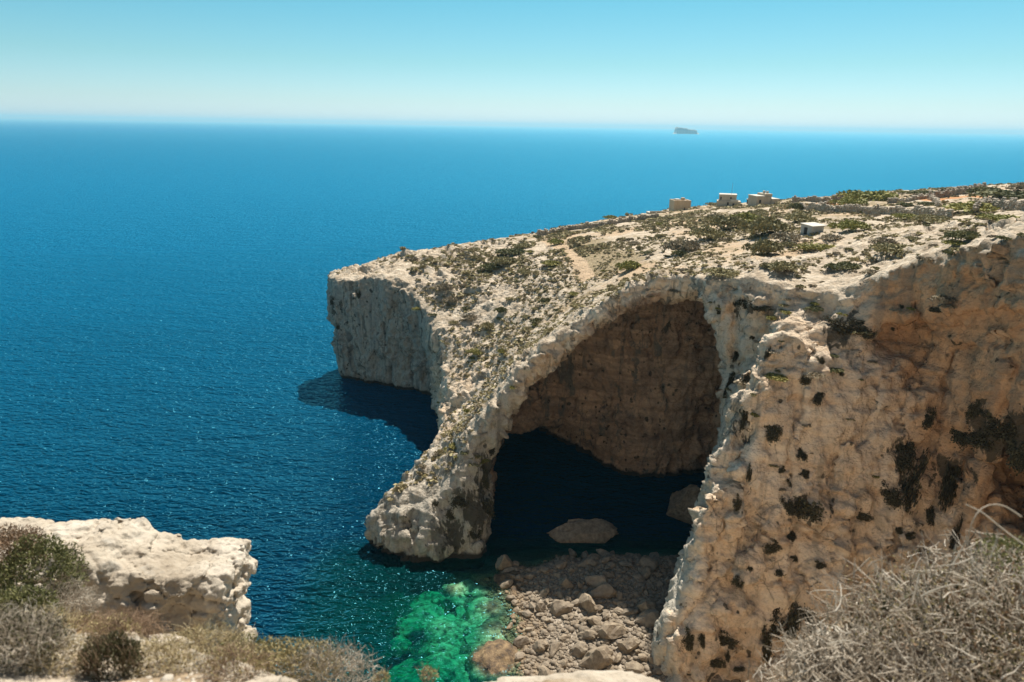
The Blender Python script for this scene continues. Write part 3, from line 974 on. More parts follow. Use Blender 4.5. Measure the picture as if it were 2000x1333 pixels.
fres = m.math('MULTIPLY', m.n('Fresnel', IOR=1.333, Normal=nrm).outputs[0], 0.46)
gl = m.n('BsdfGlossy', Roughness=0.05, Normal=nrm, Color=(0.20, 0.80, 1.0))
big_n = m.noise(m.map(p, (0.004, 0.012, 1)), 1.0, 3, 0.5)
# sun angle, vignette and sky reflection painted in: body darker inshore, brighter offshore
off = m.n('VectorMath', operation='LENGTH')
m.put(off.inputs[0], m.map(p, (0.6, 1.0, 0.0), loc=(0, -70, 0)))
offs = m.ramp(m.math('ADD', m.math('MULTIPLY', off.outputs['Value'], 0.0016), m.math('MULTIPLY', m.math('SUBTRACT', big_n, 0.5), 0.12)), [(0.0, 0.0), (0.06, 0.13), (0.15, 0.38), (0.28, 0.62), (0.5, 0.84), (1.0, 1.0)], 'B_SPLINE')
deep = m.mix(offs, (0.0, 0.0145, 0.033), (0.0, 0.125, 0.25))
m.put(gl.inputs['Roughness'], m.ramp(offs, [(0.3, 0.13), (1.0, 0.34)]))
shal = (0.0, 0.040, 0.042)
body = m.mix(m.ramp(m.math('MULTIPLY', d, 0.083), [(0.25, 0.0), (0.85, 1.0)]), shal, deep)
wc1 = m.noise(m.map(p, (0.010, 0.022, 1)), 1.0, 2, 0.5)
wc2 = m.noise(m.map(p, (0.16, 0.55, 1), rot=(0, 0, 0.2)), 1.0, 5, 0.7, 0.5)
cap = m.math('MULTIPLY', m.ramp(wc1, [(0.60, 0.0), (0.68, 1.0)]), m.ramp(wc2, [(0.70, 0.0), (0.735, 1.0)]))
body = m.mix(m.math('MULTIPLY', m.math('MULTIPLY', cap, offs), 0.9), body, (0.75, 0.8, 0.82))
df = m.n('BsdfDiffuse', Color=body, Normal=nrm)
tr = m.n('CombineColor')
for ch, k in (('Red', 1.25), ('Green', 0.16), ('Blue', 0.25)):
    m.put(tr.inputs[ch], m.math('POWER', 2.718, m.math('MULTIPLY', d, -k)))
tp = m.n('BsdfTransparent', Color=tr.outputs[0])
opq = m.math('SUBTRACT', 1.0, m.math('POWER', 2.718, m.math('MULTIPLY', d, -0.19)))
mx = m.n('MixShader')
m.put(mx.inputs[0], opq); m.put(mx.inputs[1], tp.outputs[0]); m.put(mx.inputs[2], df.outputs[0])
mx2 = m.n('MixShader')
m.put(mx2.inputs[0], fres); m.put(mx2.inputs[1], mx.outputs[0]); m.put(mx2.inputs[2], gl.outputs[0])
m.t.links.new(mx2.outputs[0], m.out.inputs[0])
M_SEA = m.m
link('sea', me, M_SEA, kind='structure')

# ---------------------------------------------------------------- sight onto the land
bpy.context.view_layer.update()
DG = bpy.context.evaluated_depsgraph_get()
BV_C = BVHTree.FromObject(cliff, DG)
BV_H = BVHTree.FromObject(hillside, DG)
def hit(px, py):
    d = Vector(ray(px, py)).normalized()
    best = None
    for b_ in (BV_C, BV_H):
        h = b_.ray_cast(Vector((0, 0, CAM_H)), d)
        if h[0] is not None and (best is None or h[3] < best[2]):
            best = (h[0], h[1], h[3])
    return best
def down(x, y, z=80.0):
    best = None
    for b_ in (BV_C, BV_H):
        h = b_.ray_cast(Vector((x, y, z)), Vector((0, 0, -1)))
        if h[0] is not None and (best is None or h[0].z > best[0].z):
            best = (h[0], h[1])
    return best

LICHEN_SHADE = [(930, 985, 5.0, 0.95), (955, 920, 3.2, 0.9), (890, 1030, 4.0, 0.85), (880, 900, 3.5, 0.65), (820, 980, 4.0, 0.5), (800, 1050, 4.0, 0.5), (900, 830, 3.5, 0.5), (1770, 900, 4.0, 0.75), (1850, 935, 4.0, 0.8), (1800, 1010, 3.5, 0.6), (1960, 850, 5.0, 0.9), (1560, 1215, 3.0, 0.6),
          (1570, 1000, 2.2, 0.6), (660, 600, 4.0, 0.55), (720, 690, 6.0, 0.5), (780, 640, 5.0, 0.4), (1640, 640, 4.0, 0.7), (1460, 600, 3.5, 0.7), (1445, 745, 4.0, 0.6), (1450, 830, 3.5, 0.6), (1440, 960, 3.0, 0.5), (1390, 1080, 3.0, 0.45),
          (1350, 1180, 3.0, 0.4), (1510, 850, 2.2, 0.5), (1100, 760, 5.0, 0.4), (1300, 640, 4.0, 0.45), (1740, 1150, 3.0, 0.5), (1380, 600, 2.5, 0.5)]
lich = np.zeros(len(RV), np.float32)  # lichen blotches, plus painted-in shade for the lip recess and the hole
for px, py, r, a in LICHEN_SHADE:
    h = hit(px, py)
    if h is None: continue
    d2 = ((RV - np.array(h[0], np.float32)) ** 2).sum(1)
    lich = np.maximum(lich, a * np.exp(-d2 / (r * r)))
attr(cliff.data, 'lichen', lich)

# which beach boulders lie in the sun, and where
for o, x, y, r in BEACH:
    lit = BV_C.ray_cast(Vector((x, y, 1.2 + r)), SUN_DIR)[0] is None
    size = 'large' if r > 0.85 else ('small' if r < 0.5 else 'medium')
    if y > 80: where = 'at the back of the beach beside the dark cave water'
    elif x < 5: where = 'at the waterline beside the green pool'
    elif sd_poly(np.array([x], np.float32), np.array([y], np.float32), BUTT)[0] < 3.5: where = 'along the foot of the buttress'
    elif y < 67: where = 'at the near end of the beach'
    else: where = 'in the middle of the beach'
    tag(o, '%s angular %s %s' % (size, 'sunlit boulder' if lit else 'boulder in shade', where), None, 'sunlit boulders of the beach' if lit else 'shaded boulders of the beach')

# ---------------------------------------------------------------- foliage
def leaf_quads(C, D, L, W, rng_):
    """one quad per leaf: centres, directions, lengths, widths"""
    n = len(C)
    up = rng_.normal(size=(n, 3))
    S = np.cross(D, up)
    S /= np.linalg.norm(S, axis=1, keepdims=True) + 1e-9
    D = D / (np.linalg.norm(D, axis=1, keepdims=True) + 1e-9)
    a = C - D * (L * 0.5)[:, None]
    b = C + S * (W * 0.5)[:, None]
    c = C + D * (L * 0.5)[:, None]
    d = C - S * (W * 0.5)[:, None]
    V = np.stack([a, b, c, d], 1).reshape(-1, 3)
    F = np.arange(4 * n).reshape(-1, 4)
    return V, F

def tubes(P, R, sides=3):
    """P (n,k,3) polylines, R (n,k) radii -> verts, faces"""
    n, k, _ = P.shape
    T = np.gradient(P, axis=1)
    T /= np.linalg.norm(T, axis=2, keepdims=True) + 1e-9
    A = np.cross(T, np.array([0.31, 0.47, 0.83])[None, None])
    A /= np.linalg.norm(A, axis=2, keepdims=True) + 1e-9
    Bn = np.cross(T, A)
    ang = np.arange(sides) * 2 * math.pi / sides
    V = P[:, :, None] + R[:, :, None, None] * (np.cos(ang)[None, None, :, None] * A[:, :, None] + np.sin(ang)[None, None, :, None] * Bn[:, :, None])
    V = V.reshape(-1, 3)
    base = (np.arange(n) * k * sides)[:, None, None] + (np.arange(k - 1) * sides)[None, :, None]
    j = np.arange(sides)[None, None, :]
    jn = (j + 1) % sides
    F = np.stack([base + j, base + jn, base + sides + jn, base + sides + j], -1).reshape(-1, 4)
    return V, F

def twig_lines(n, start, dirs, length, bend, rng_, k=5, sag=0.0):
    """curved polylines"""
    P = np.zeros((n, k, 3))
    P[:, 0] = start
    D = dirs.copy()
    for i in range(1, k):
        D = D + bend * rng_.normal(size=(n, 3))
        D[:, 2] -= sag
        D /= np.linalg.norm(D, axis=1, keepdims=True)
        P[:, i] = P[:, i - 1] + D * (length / (k - 1))[:, None]
    return P

def leaf_mat(name, dark, mid, light, rough=0.75, trans=0.12):
    m = NT(name)
    t = m.attr('tint')
    rnd = m.n('ObjectInfo').outputs['Random']
    f = m.math('ADD', m.math('MULTIPLY', t, 0.8), m.math('MULTIPLY', rnd, 0.2))
    col = m.ramp(f, [(0.0, dark), (0.5, mid), (1.0, light)])
    m.set(Base_Color=col, Roughness=rough)
    m.b.inputs['Specular IOR Level'].default_value = 0.2
    tl = m.n('BsdfTranslucent', Color=col)
    mx = m.n('MixShader')
    mx.inputs[0].default_value = trans
    m.t.links.new(m.b.outputs[0], mx.inputs[1])
    m.t.links.new(tl.outputs[0], mx.inputs[2])
    m.t.links.new(mx.outputs[0], m.out.inputs[0])
    return m.m
M_GREEN = leaf_mat('bright_green_leaves', (0.10, 0.10, 0.026), (0.23, 0.215, 0.055), (0.36, 0.32, 0.10))
M_OLIVE = leaf_mat('olive_leaves', (0.11, 0.095, 0.042), (0.235, 0.20, 0.092), (0.36, 0.30, 0.15))
M_DARKG = leaf_mat('dark_green_leaves', (0.055, 0.058, 0.024), (0.125, 0.12, 0.048), (0.20, 0.185, 0.08))
M_GREY = leaf_mat('grey_brown_scrub', (0.13, 0.10, 0.062), (0.26, 0.21, 0.135), (0.40, 0.33, 0.22))
M_YELL = leaf_mat('yellow_green_leaves', (0.108, 0.102, 0.024), (0.228, 0.204, 0.054), (0.360, 0.312, 0.108))
M_CLIFFV = leaf_mat('cliff_shrub_leaves', (0.028, 0.021, 0.012), (0.075, 0.06, 0.03), (0.15, 0.13, 0.06))
m = NT('twig_bark')
t = m.attr('tint')
m.set(Base_Color=m.ramp(t, [(0.0, (0.13, 0.095, 0.06)), (0.5, (0.37, 0.305, 0.225)), (1.0, (0.62, 0.545, 0.435))]), Roughness=0.85)
M_TWIG = m.m
m = NT('brown_twig_bark')
t = m.attr('tint')
m.set(Base_Color=m.ramp(t, [(0.0, (0.10, 0.06, 0.035)), (0.5, (0.27, 0.175, 0.105)), (1.0, (0.46, 0.34, 0.22))]), Roughness=0.85)
M_TWIGB = m.m

m = NT('straw_stalks')
m.set(Base_Color=m.ramp(m.attr('tint'), [(0.0, (0.24, 0.165, 0.08)), (0.5, (0.46, 0.36, 0.20)), (1.0, (0.66, 0.55, 0.34))]), Roughness=0.8)
M_STRAW = m.m

def shrub_mesh(name, seed, n=420, leaf=0.16, lobes=9, height=0.6, mats=None):
    """dome of leaf clumps, radius 1 at its base"""
    r = np.random.default_rng(seed)
    th = r.uniform(0, 2 * math.pi, lobes)
    rad = np.sqrt(r.uniform(0, 1, lobes)) * 0.62
    lc = np.stack([rad * np.cos(th), rad * np.sin(th), height * (0.30 + 0.40 * (1 - rad) * r.uniform(0.6, 1.3, lobes))], 1)
    lr = r.uniform(0.26, 0.46, lobes)
    k = r.integers(lobes, size=n)
    d = r.normal(size=(n, 3))
    d /= np.linalg.norm(d, axis=1, keepdims=True)
    d[:, 2] = np.abs(d[:, 2]) * 0.9 - 0.15
    rr = lr[k] * r.uniform(0.55, 1.08, n)
    C = lc[k] + d * rr[:, None] * np.array([1, 1, height * 1.2])
    C[:, 2] = np.maximum(C[:, 2], 0.0)
    D = d * 0.6 + r.normal(size=(n, 3)) * 0.7
    V, F = leaf_quads(C, D, leaf * r.uniform(0.7, 1.5, n), leaf * r.uniform(0.5, 1.0, n), r)
    me = np_mesh(name, V, F)
    tint = np.clip(0.5 + 0.22 * r.normal(size=n) + 0.18 * r.normal(size=lobes)[k], 0, 1)
    attr(me, 'tint', np.repeat(tint, 4))
    return me

VAR = {}
for key, mat, h_ in (('green', M_GREEN, 0.62), ('olive', M_OLIVE, 0.6), ('dark', M_DARKG, 0.62), ('grey', M_GREY, 0.6), ('yellow', M_YELL, 0.55)):
    VAR[key] = []
    for j in range(4):
        big = shrub_mesh('%s_shrub' % key, 500 + 17 * j + len(key), 1300, 0.12, 14, h_)
        big.materials.append(mat)
        small = shrub_mesh('%s_tuft' % key, 700 + 17 * j + len(key), 220, 0.26, 6, h_)
        small.materials.append(mat)
        VAR[key].append((big, small))

def put_shrub(kind_, x, y, z, r, label, group=None, name='shrub', cat='shrub', hs=1.0, stretch=1.0, rz=None):
    big, small = VAR[kind_][int(rng.integers(4))]
    o = bpy.data.objects.new(name, big if r > 1.3 else small)
    COL.objects.link(o)
    o.location = (x, y, z - 0.08 * r)
    o.scale = (r * stretch, r, r * hs)
    o.rotation_euler = (0, 0, rng.uniform(-0.3, 0.3) if rz is None else rz)
    tag(o, label, cat, group)
    return o

# bushes of the plateau that can be told apart: picture point, width in picture, colour, height, label
BUSH = [
    (1485, 462, 74, 'olive', 1.0, 'big grey-olive bush in the middle of the plateau thicket left of the hut'),
    (1418, 448, 62, 'olive', 0.9, 'olive bush of the thicket, left of its biggest bush'),
    (1455, 440, 64, 'green', 0.7, 'long bright green bush along the top of the plateau thicket'),
    (1378, 468, 60, 'olive', 0.8, 'olive bush at the left end of the plateau thicket'),
    (1486, 500, 62, 'olive', 1.0, 'round olive bush standing alone in front of the thicket'),
    (1328, 494, 60, 'grey', 1.0, 'half-dead grey bush with a dark side, left of the thicket'),
    (1326, 502, 26, 'dark', 1.0, 'small dark green bush at the foot of the half-dead grey bush'),
    (1225, 530, 46, 'green', 0.9, 'bright green bush beside the dry grass patch above the arch'),
    (1532, 475, 52, 'grey', 0.8, 'brown-grey bush between the thicket and the hut'),
    (1537, 483, 24, 'olive', 0.9, 'small olive bush below the brown-grey one left of the hut'),
    (1656, 452, 58, 'green', 0.7, 'bright green bush right of the grey hut'),
    (1600, 490, 62, 'yellow', 0.5, 'low yellow-green mat of shrub below the hut'),
    (1620, 470, 40, 'grey', 0.6, 'grey scrub between the hut and its bright green bush'),
    (1560, 436, 50, 'olive', 0.7, 'olive bush on the near side of the long field wall, above the hut'),
    (1690, 392, 80, 'green', 0.8, 'wide bright green thicket behind the long field wall'),
    (1655, 402, 52, 'green', 0.9, 'green bush at the left end of the wide thicket behind the wall'),
    (1722, 384, 40, 'green', 0.8, 'green bush at the right end of the wide thicket behind the wall'),
    (1798, 379, 44, 'dark', 0.6, 'dark bush on the skyline left of the upper field wall'),
    (1850, 373, 40, 'dark', 0.5, 'flat dark bush on the skyline over the upper field wall'),
    (1769, 377, 20, 'yellow', 0.7, 'small yellow-green bush on the skyline'),
    (1917, 381, 50, 'dark', 1.0, 'dark round bush at the end of the upper field wall'),
    (1960, 386, 90, 'dark', 0.55, 'long dark green hedge near the right edge of the picture'),
    (1993, 374, 40, 'grey', 1.2, 'brown dry bush on the skyline at the right edge'),
    (1902, 416, 84, 'green', 0.45, 'long bright green bush climbing beside the right-hand wall'),
    (1950, 432, 58, 'green', 0.45, 'flat green bush on white rock near the right edge'),
    (1820, 434, 52, 'olive', 0.5, 'flat olive bush below the long field wall'),
    (1765, 428, 36, 'green', 0.6, 'green cushion below the long field wall'),
    (1764, 404, 28, 'dark', 0.9, 'left of two dark prickly clumps in the dry field'),
    (1808, 402, 28, 'dark', 0.9, 'right of two dark prickly clumps in the dry field'),
    (1553, 412, 26, 'dark', 1.1, 'dark clump at the left end of the long field wall'),
    (1872, 470, 50, 'dark', 0.8, 'dark olive bush on the white rock near the right lip'),
    (1862, 480, 34, 'green', 0.6, 'bright green cushion in front of the dark olive bush near the right lip'),
    (1740, 494, 62, 'olive', 0.6, 'wide olive bush at the edge of the bare white rock'),
    (1722, 478, 40, 'grey', 0.7, 'grey bush behind the wide olive bush at the white rock'),
    (1520, 528, 60, 'olive', 0.6, 'olive bush by the cliff lip above the notch'),
    (1405, 537, 60, 'olive', 0.45, 'flat olive bush at the cliff lip right of the arch crown'),
    (1340, 533, 36, 'grey', 0.5, 'low grey bush on the cliff lip over the arch crown'),
    (1650, 528, 44, 'dark', 0.7, 'dark bush at the lip above the right-hand recess'),
    (1625, 527, 32, 'dark', 0.8, 'smaller dark bush left of the one above the right-hand recess'),
    (1085, 478, 28, 'green', 0.8, 'green cushion at the top of the pale path'),
    (1075, 518, 36, 'yellow', 0.6, 'yellow-green cushion left of the pale path'),
    (1120, 577, 22, 'yellow', 0.7, 'yellow cushion on the slope just above the arch rim'),
    (1064, 594, 20, 'dark', 1.4, 'tall dark green bush on the slope above the arch'),
    (1046, 633, 22, 'dark', 1.1, 'dark bush with a grey side halfway up the arch slope'),
    (952, 642, 26, 'olive', 1.0, 'olive bush on the slope facing the headland'),
    (916, 626, 26, 'grey', 0.9, 'grey bush low on the slope facing the headland'),
    (978, 611, 24, 'dark', 1.0, 'dark cushion in the cleft of the arch slope'),
    (929, 692, 30, 'yellow', 0.8, 'yellow-green bush over the steep part of the leg'),
    (980, 690, 20, 'yellow', 0.8, 'small yellow-green bush near the arch rim'),
    (916, 808, 20, 'yellow', 1.0, 'yellow tuft on the bare leg of the arch'),
    (818, 606, 26, 'yellow', 0.6, 'yellow-green ledge plant at the corner of the headland cliff'),
    (868, 568, 32, 'grey', 1.0, 'dark grey bush at the edge above the headland cliff'),
    (878, 590, 26, 'grey', 0.9, 'grey bush just below the edge of the headland cliff'),
    (996, 497, 52, 'dark', 0.6, 'dark scrub band, its upper bush near the sea edge'),
    (985, 517, 46, 'olive', 0.7, 'dark scrub band, its middle bush'),
    (958, 527, 40, 'dark', 0.7, 'dark scrub band, its lowest bush toward the headland'),
    (1018, 485, 36, 'olive', 0.6, 'dark scrub band, its topmost bush'),
    (1395, 402, 28, 'olive', 0.8, 'olive bush against the middle house'),
    (1190, 428, 26, 'green', 0.6, 'green bush on the sea edge left of the square tower house'),
    (1115, 439, 16, 'green', 0.8, 'small green bush on the sea edge, farthest left'),
    (1150, 434, 22, 'olive', 0.6, 'olive bush on the sea edge between two green ones'),
    (1447, 428, 26, 'green', 0.7, 'green bush below the houses, above the thicket'),
    (1480, 418, 30, 'olive', 0.6, 'olive bush just below the right-hand house'),
    (1960, 470, 24, 'dark', 0.7, 'small dark bush on bare rock by the right edge'),
]
for px, py, wpx, kind_, hs, lab in BUSH:
    h = hit(px, py)
    if h is None: continue
    r = 0.70 * wpx * h[2] / FPX
    hs *= 1.25 if py > 410 else 0.8
    put_shrub(kind_, h[0].x, h[0].y, h[0].z, r, lab, 'bushes of the plateau', hs=hs, rz=0.0)

# smaller cushions nobody could tell apart
def zone(x, y):
    if y < 100 + 0.2 * x or x < 2 and y < 140: return ('cushion of scrub clinging to the rocky slope over the arch', 'cushions on the arch slope')
    if x < 12 and y > 125: return ('cushion of scrub on the rough top of the headland', 'cushions on the headland')
    if y - 0.45 * x > 92: return ('cushion of scrub scattered on the far plateau', 'cushions on the far plateau')
    return ('cushion of scrub on the pale rock behind the cliff lip', 'cushions behind the cliff lip')
cnt, tries = 0, 0
while cnt < 225 and tries < 6000:
    tries += 1
    px, py = rng.uniform(690, 2000), rng.uniform(400, 960)
    h = hit(px, py)
    if h is None or h[1].z < 0.35 or h[0].z < 6: continue
    if BV_C.ray_cast(h[0] + Vector((0, 0, 2.0)), Vector((0, 0, 1)))[0] is not None: continue
    r = float(np.exp(rng.normal(-0.25, 0.35)))
    if h[2] > 150: r *= 1.35
    kind_ = rng.choice(['grey', 'grey', 'olive', 'olive', 'yellow', 'dark'])
    lab, grp = zone(h[0].x, h[0].y)
    lab = '%s %s %s' % ('big' if r > 1.1 else ('little' if r < 0.65 else 'middling'), {'grey': 'grey-brown', 'olive': 'olive', 'yellow': 'yellow-green', 'dark': 'dark green'}[str(kind_)], lab)
    put_shrub(kind_, h[0].x, h[0].y, h[0].z, r, lab, grp, hs=rng.uniform(0.6, 1.0), name='cushion_plant', cat='plant')
    cnt += 1
# low scrub and dry tufts between them
SVv, SFf, ST, n_ = [], [], [], 0
srcs = [shrub_mesh('t', 900 + k, 26, 0.55, 4, 0.55) for k in range(6)]
sv = [np.array([v.co[:] for v in t_.vertices]) for t_ in srcs]
sf = [np.array([p_.vertices[:] for p_ in t_.polygons]) for t_ in srcs]
st = [np.array([a.value for a in t_.attributes['tint'].data]) for t_ in srcs]
NQ = 40000
q3 = np.arange(NQ) % 3
qx = np.choose(q3, [rng.uniform(-24, 22, NQ), rng.uniform(-45, 80, NQ), rng.uniform(10, 230, NQ)])
qy = np.choose(q3, [rng.uniform(88, 165, NQ), rng.uniform(88, 205, NQ), rng.uniform(62, 268, NQ)])
okq = sd_poly(qx.astype(np.float32), qy.astype(np.float32), OUTLINE) < -0.6
okq &= rng.uniform(0, 1, NQ) < 0.5 + 1.5 * noise3(np.stack([qx / 9.0, qy / 9.0, np.full(NQ, 3.3)], 1), 77)
okq &= (seg_dist(qx, qy, PATH) > 1.3) & ((q3 != 0) | (rng.uniform(0, 1, NQ) < 0.42))
cnt = 0
for x, y in zip(qx[okq], qy[okq]):
    if cnt > 13000: break
    h = down(x, y)
    if h is None or h[1].z < 0.3 or h[0].z < 7: continue
    k = int(rng.integers(6))
    r = float(np.exp(rng.normal(-0.72, 0.38))) * (1.0 if y < 150 else 1.35)
    a = rng.uniform(0, 6.3)
    R_ = np.array([[math.cos(a), -math.sin(a), 0], [math.sin(a), math.cos(a), 0], [0, 0, rng.uniform(0.5, 1)]])
    SVv.append(sv[k] @ R_.T * r + np.array(h[0]) - np.array([0, 0, 0.06 * r]))
    SFf.append(sf[k] + n_)
    ST.append(np.clip(st[k] + 0.25 * rng.normal(), 0, 1))
    n_ += len(sv[k])
    cnt += 1
me = np_mesh('scrub', np.concatenate(SVv), np.concatenate(SFf))
attr(me, 'tint', np.concatenate(ST))
M_SCRUB = leaf_mat('low_scrub', (0.15, 0.115, 0.058), (0.29, 0.235, 0.125), (0.42, 0.355, 0.18))
link('scrub', me, M_SCRUB, label='low dry scrub tufts scattered over the pale rock', cat='scrub', kind='stuff')

# plants on the cliff faces
CLIFFV = [(1572, 744, 22, 30), (1597, 774, 24, 38), (1567, 890, 22, 46), (1572, 998, 62, 62), (1537, 994, 30, 36), (1550, 1046, 34, 24), (1509, 1069, 32, 26), (1554, 1091, 26, 16),
          (1604, 1104, 20, 20), (1522, 1121, 24, 20), (1467, 1112, 26, 14), (1441, 1140, 26, 24), (1580, 1204, 44, 84), (1542, 1222, 34, 84), (1512, 1226, 36, 50), (1494, 1262, 24, 74),
          (1415, 1249, 52, 28), (1344, 1249, 24, 40), (1370, 1245, 14, 38), (1400, 1294, 36, 20), (1441, 1309, 24, 14), (1422, 1282, 12, 22), (1752, 1037, 18, 16), (1775, 1050, 20, 20), (1689, 1009, 34, 18),
          (1735, 970, 48, 40), (1775, 960, 36, 130), (1816, 1012, 24, 44), (1850, 955, 26, 130), (1866, 1050, 14, 80), (1732, 1181, 26, 30), (1801, 1147, 30, 22), (1752, 1132, 22, 18),
          (1767, 885, 40, 70), (1812, 822, 18, 56), (1868, 850, 46, 40), (1925, 850, 60, 50), (1965, 835, 70, 50), (1980, 890, 50, 60), (1905, 800, 24, 36), (1660, 640, 70, 30), (1625, 632, 40, 24), (1690, 655, 40, 26),
          (1456, 598, 56, 18), (1490, 604, 40, 14), (1430, 742, 14, 70), (1462, 745, 24, 30), (1456, 815, 14, 60), (1440, 690, 12, 40), (1500, 690, 12, 26), (1470, 660, 12, 16), (1385, 645, 10, 10), (1405, 610, 12, 10),
          (1462, 930, 12, 40), (1440, 985, 16, 40), (1545, 950, 22, 26), (1570, 925, 22, 22), (1527, 918, 14, 14), (1512, 845, 34, 40), (1600, 705, 20, 18), (1640, 730, 14, 14), (1830, 605, 26, 12), (1760, 600, 12, 10), (1745, 640, 10, 12),
          (960, 880, 14, 40), (945, 930, 20, 60), (900, 980, 40, 44), (950, 1000, 30, 60), (880, 1010, 26, 24), (925, 1045, 36, 30), (850, 985, 16, 14), (880, 885, 18, 14), (700, 580, 14, 26), (650, 590, 12, 20), (660, 640, 10, 14)]
def near_words(px, py):
    if px < 720: return 'on the grey face of the headland'
    if px < 1000: return 'on the front of the arch leg'
    if px < 1420: return 'on the lower left flank of the buttress' if py > 1100 else 'on the wall beside the cave mouth'
    if py < 700: return 'in the shade under the cliff lip'
    if px < 1620: return 'on the tan face of the buttress' if py < 1150 else 'low on the tan foot of the buttress'
    return 'on the right-hand wall above the dry thorn bush'
def cliff_plant_mesh(seed):
    r = np.random.default_rng(seed)
    n = 1300
    lob = r.normal(size=(11, 2)) * 0.36
    k = r.integers(11, size=n)
    xy = lob[k] + r.normal(size=(n, 2)) * 0.16
    C = np.stack([xy[:, 0], xy[:, 1], np.abs(r.normal(size=n)) * 0.13 * np.exp(-((xy ** 2).sum(1)))], 1)
    D = np.stack([r.normal(size=n) * 0.7, -0.6 + r.normal(size=n) * 0.7, 0.3 + r.normal(size=n) * 0.5], 1)
    V, F = leaf_quads(C, D, 0.14 * r.uniform(0.7, 1.4, n), 0.11 * r.uniform(0.6, 1.2, n), r)
    me = np_mesh('cliff_shrub', V, F)
    attr(me, 'tint', np.repeat(np.clip(r.normal(0.45, 0.25, n), 0, 1), 4))
    me.materials.append(M_CLIFFV)
    return me
CPM = [cliff_plant_mesh(1200 + k) for k in range(6)]
seen = {}
for px, py, wpx, hpx in CLIFFV:
    h = hit(px, py)
    if h is None: continue
    r = 0.5 * wpx * h[2] / FPX
    rh = 0.5 * hpx * h[2] / FPX
    o = bpy.data.objects.new('cliff_shrub', CPM[int(rng.integers(6))])
    COL.objects.link(o)
    nrm_ = h[1].normalized()
    if nrm_.dot(Vector((0, 0, CAM_H)) - h[0]) < 0: nrm_ = -nrm_
    nrm_ = (nrm_ + 0.5 * (Vector((0, 0, CAM_H)) - h[0]).normalized()).normalized()
    zax = nrm_
    xax = Vector((0, 0, 1)).cross(zax).normalized()
    yax = zax.cross(xax)
    Mx = Matrix((xax, yax, zax)).transposed().to_4x4()
    o.matrix_world = Matrix.Translation(h[0] + 0.05 * nrm_) @ Mx @ Matrix.Diagonal((r * 1.1, rh * 1.1, max(0.5 * (r + rh), 0.5) * 0.9, 1))
    w_ = near_words(px, py)
    shape = 'long hanging' if hpx > 1.6 * wpx else ('wide' if wpx > 1.6 * hpx else 'round')
    size = 'big' if wpx * hpx > 1500 else ('small' if wpx * hpx < 420 else 'middling')
    tag(o, None, 'shrub', 'dark plants on the cliff faces')
    seen.setdefault('%s %s dark plant %s' % (size, shape, w_), []).append((px, py, o))
ORD = ['leftmost', 'second', 'third', 'fourth', 'fifth', 'sixth', 'seventh', 'eighth', 'ninth', 'tenth', 'eleventh', 'twelfth', 'thirteenth', 'fourteenth', 'fifteenth']
for base, L in seen.items():
    L.sort(key=lambda q: q[:2])
    for k, (_, _, o) in enumerate(L):
        if len(L) == 1: o['label'] = base
        elif k == 0: o['label'] = 'leftmost ' + base
        elif k == len(L) - 1: o['label'] = 'rightmost ' + base
        else: o['label'] = ORD[k] + '-from-left ' + base

# ---------------------------------------------------------------- buildings of the plateau
def plaster(name, c1, c2):
    m = NT(name)
    P = m.pos()
    n = m.noise(P, 0.9, 5, 0.6)
    st_ = m.noise(m.map(P, (1.5, 1.5, 0.25)), 1.0, 4, 0.6)
    col = m.mix(m.ramp(st_, [(0.35, 0.0), (0.7, 1.0)]), c1, c2)
    m.set(Base_Color=col, Roughness=0.9, Normal=m.bump(n, 0.3, 0.08))
    return m.m
M_TANST = plaster('tan_stone_blocks', (0.46, 0.325, 0.195), (0.54, 0.40, 0.255))
M_CREAM = plaster('cream_stone', (0.42, 0.34, 0.245), (0.50, 0.41, 0.30))
M_WHITE = plaster('whitewash', (0.50, 0.45, 0.37), (0.58, 0.53, 0.45))
M_CONC = plaster('grey_blockwork', (0.36, 0.36, 0.33), (0.46, 0.45, 0.41))
M_DOOR = plaster('dark_opening', (0.035, 0.03, 0.025), (0.06, 0.05, 0.04))
M_RUST = plaster('rusty_metal', (0.25, 0.14, 0.08), (0.34, 0.22, 0.14))

def boxes_mesh(name, bx_, bev=0.03):
    bm = bmesh.new()
    for (x0, x1, y0, y1, z0, z1) in bx_:
        r = bmesh.ops.create_cube(bm, size=1.0)
        for v in r['verts']:
            v.co = Vector((x0 if v.co.x < 0 else x1, y0 if v.co.y < 0 else y1, z0 if v.co.z < 0 else z1))
    if bev:
        bmesh.ops.bevel(bm, geom=bm.edges[:], offset=bev, segments=1, affect='EDGES')
    me = bpy.data.meshes.new(name)
    bm.to_mesh(me)
    bm.free()
    return me
def part(name, bx_, mat, parent, bev=0.03, label=None):
    return link(name, boxes_mesh(name, bx_, bev), mat, parent, label=label)
def root(name, px, py, label, cat, rz=0.0, group=None):
    h = hit(px, py)
    p_ = h[0] if h is not None else Vector(at(px, py, 235))
    o = link(name, None, None, None, p_, label, cat, group)
    o.rotation_euler = (0, 0, rz)
    return o
def wall_with_opening(x0, x1, y, t, z0, z1, ox0, ox1, oz1, oz0=None):
    """front wall boxes around an opening"""
    out = [(x0, ox0, y, y + t, z0, z1), (ox1, x1, y, y + t, z0, z1), (ox0, ox1, y, y + t, oz1, z1)]
    if oz0 is not None:
        out.append((ox0, ox1, y, y + t, z0, oz0))
    return out

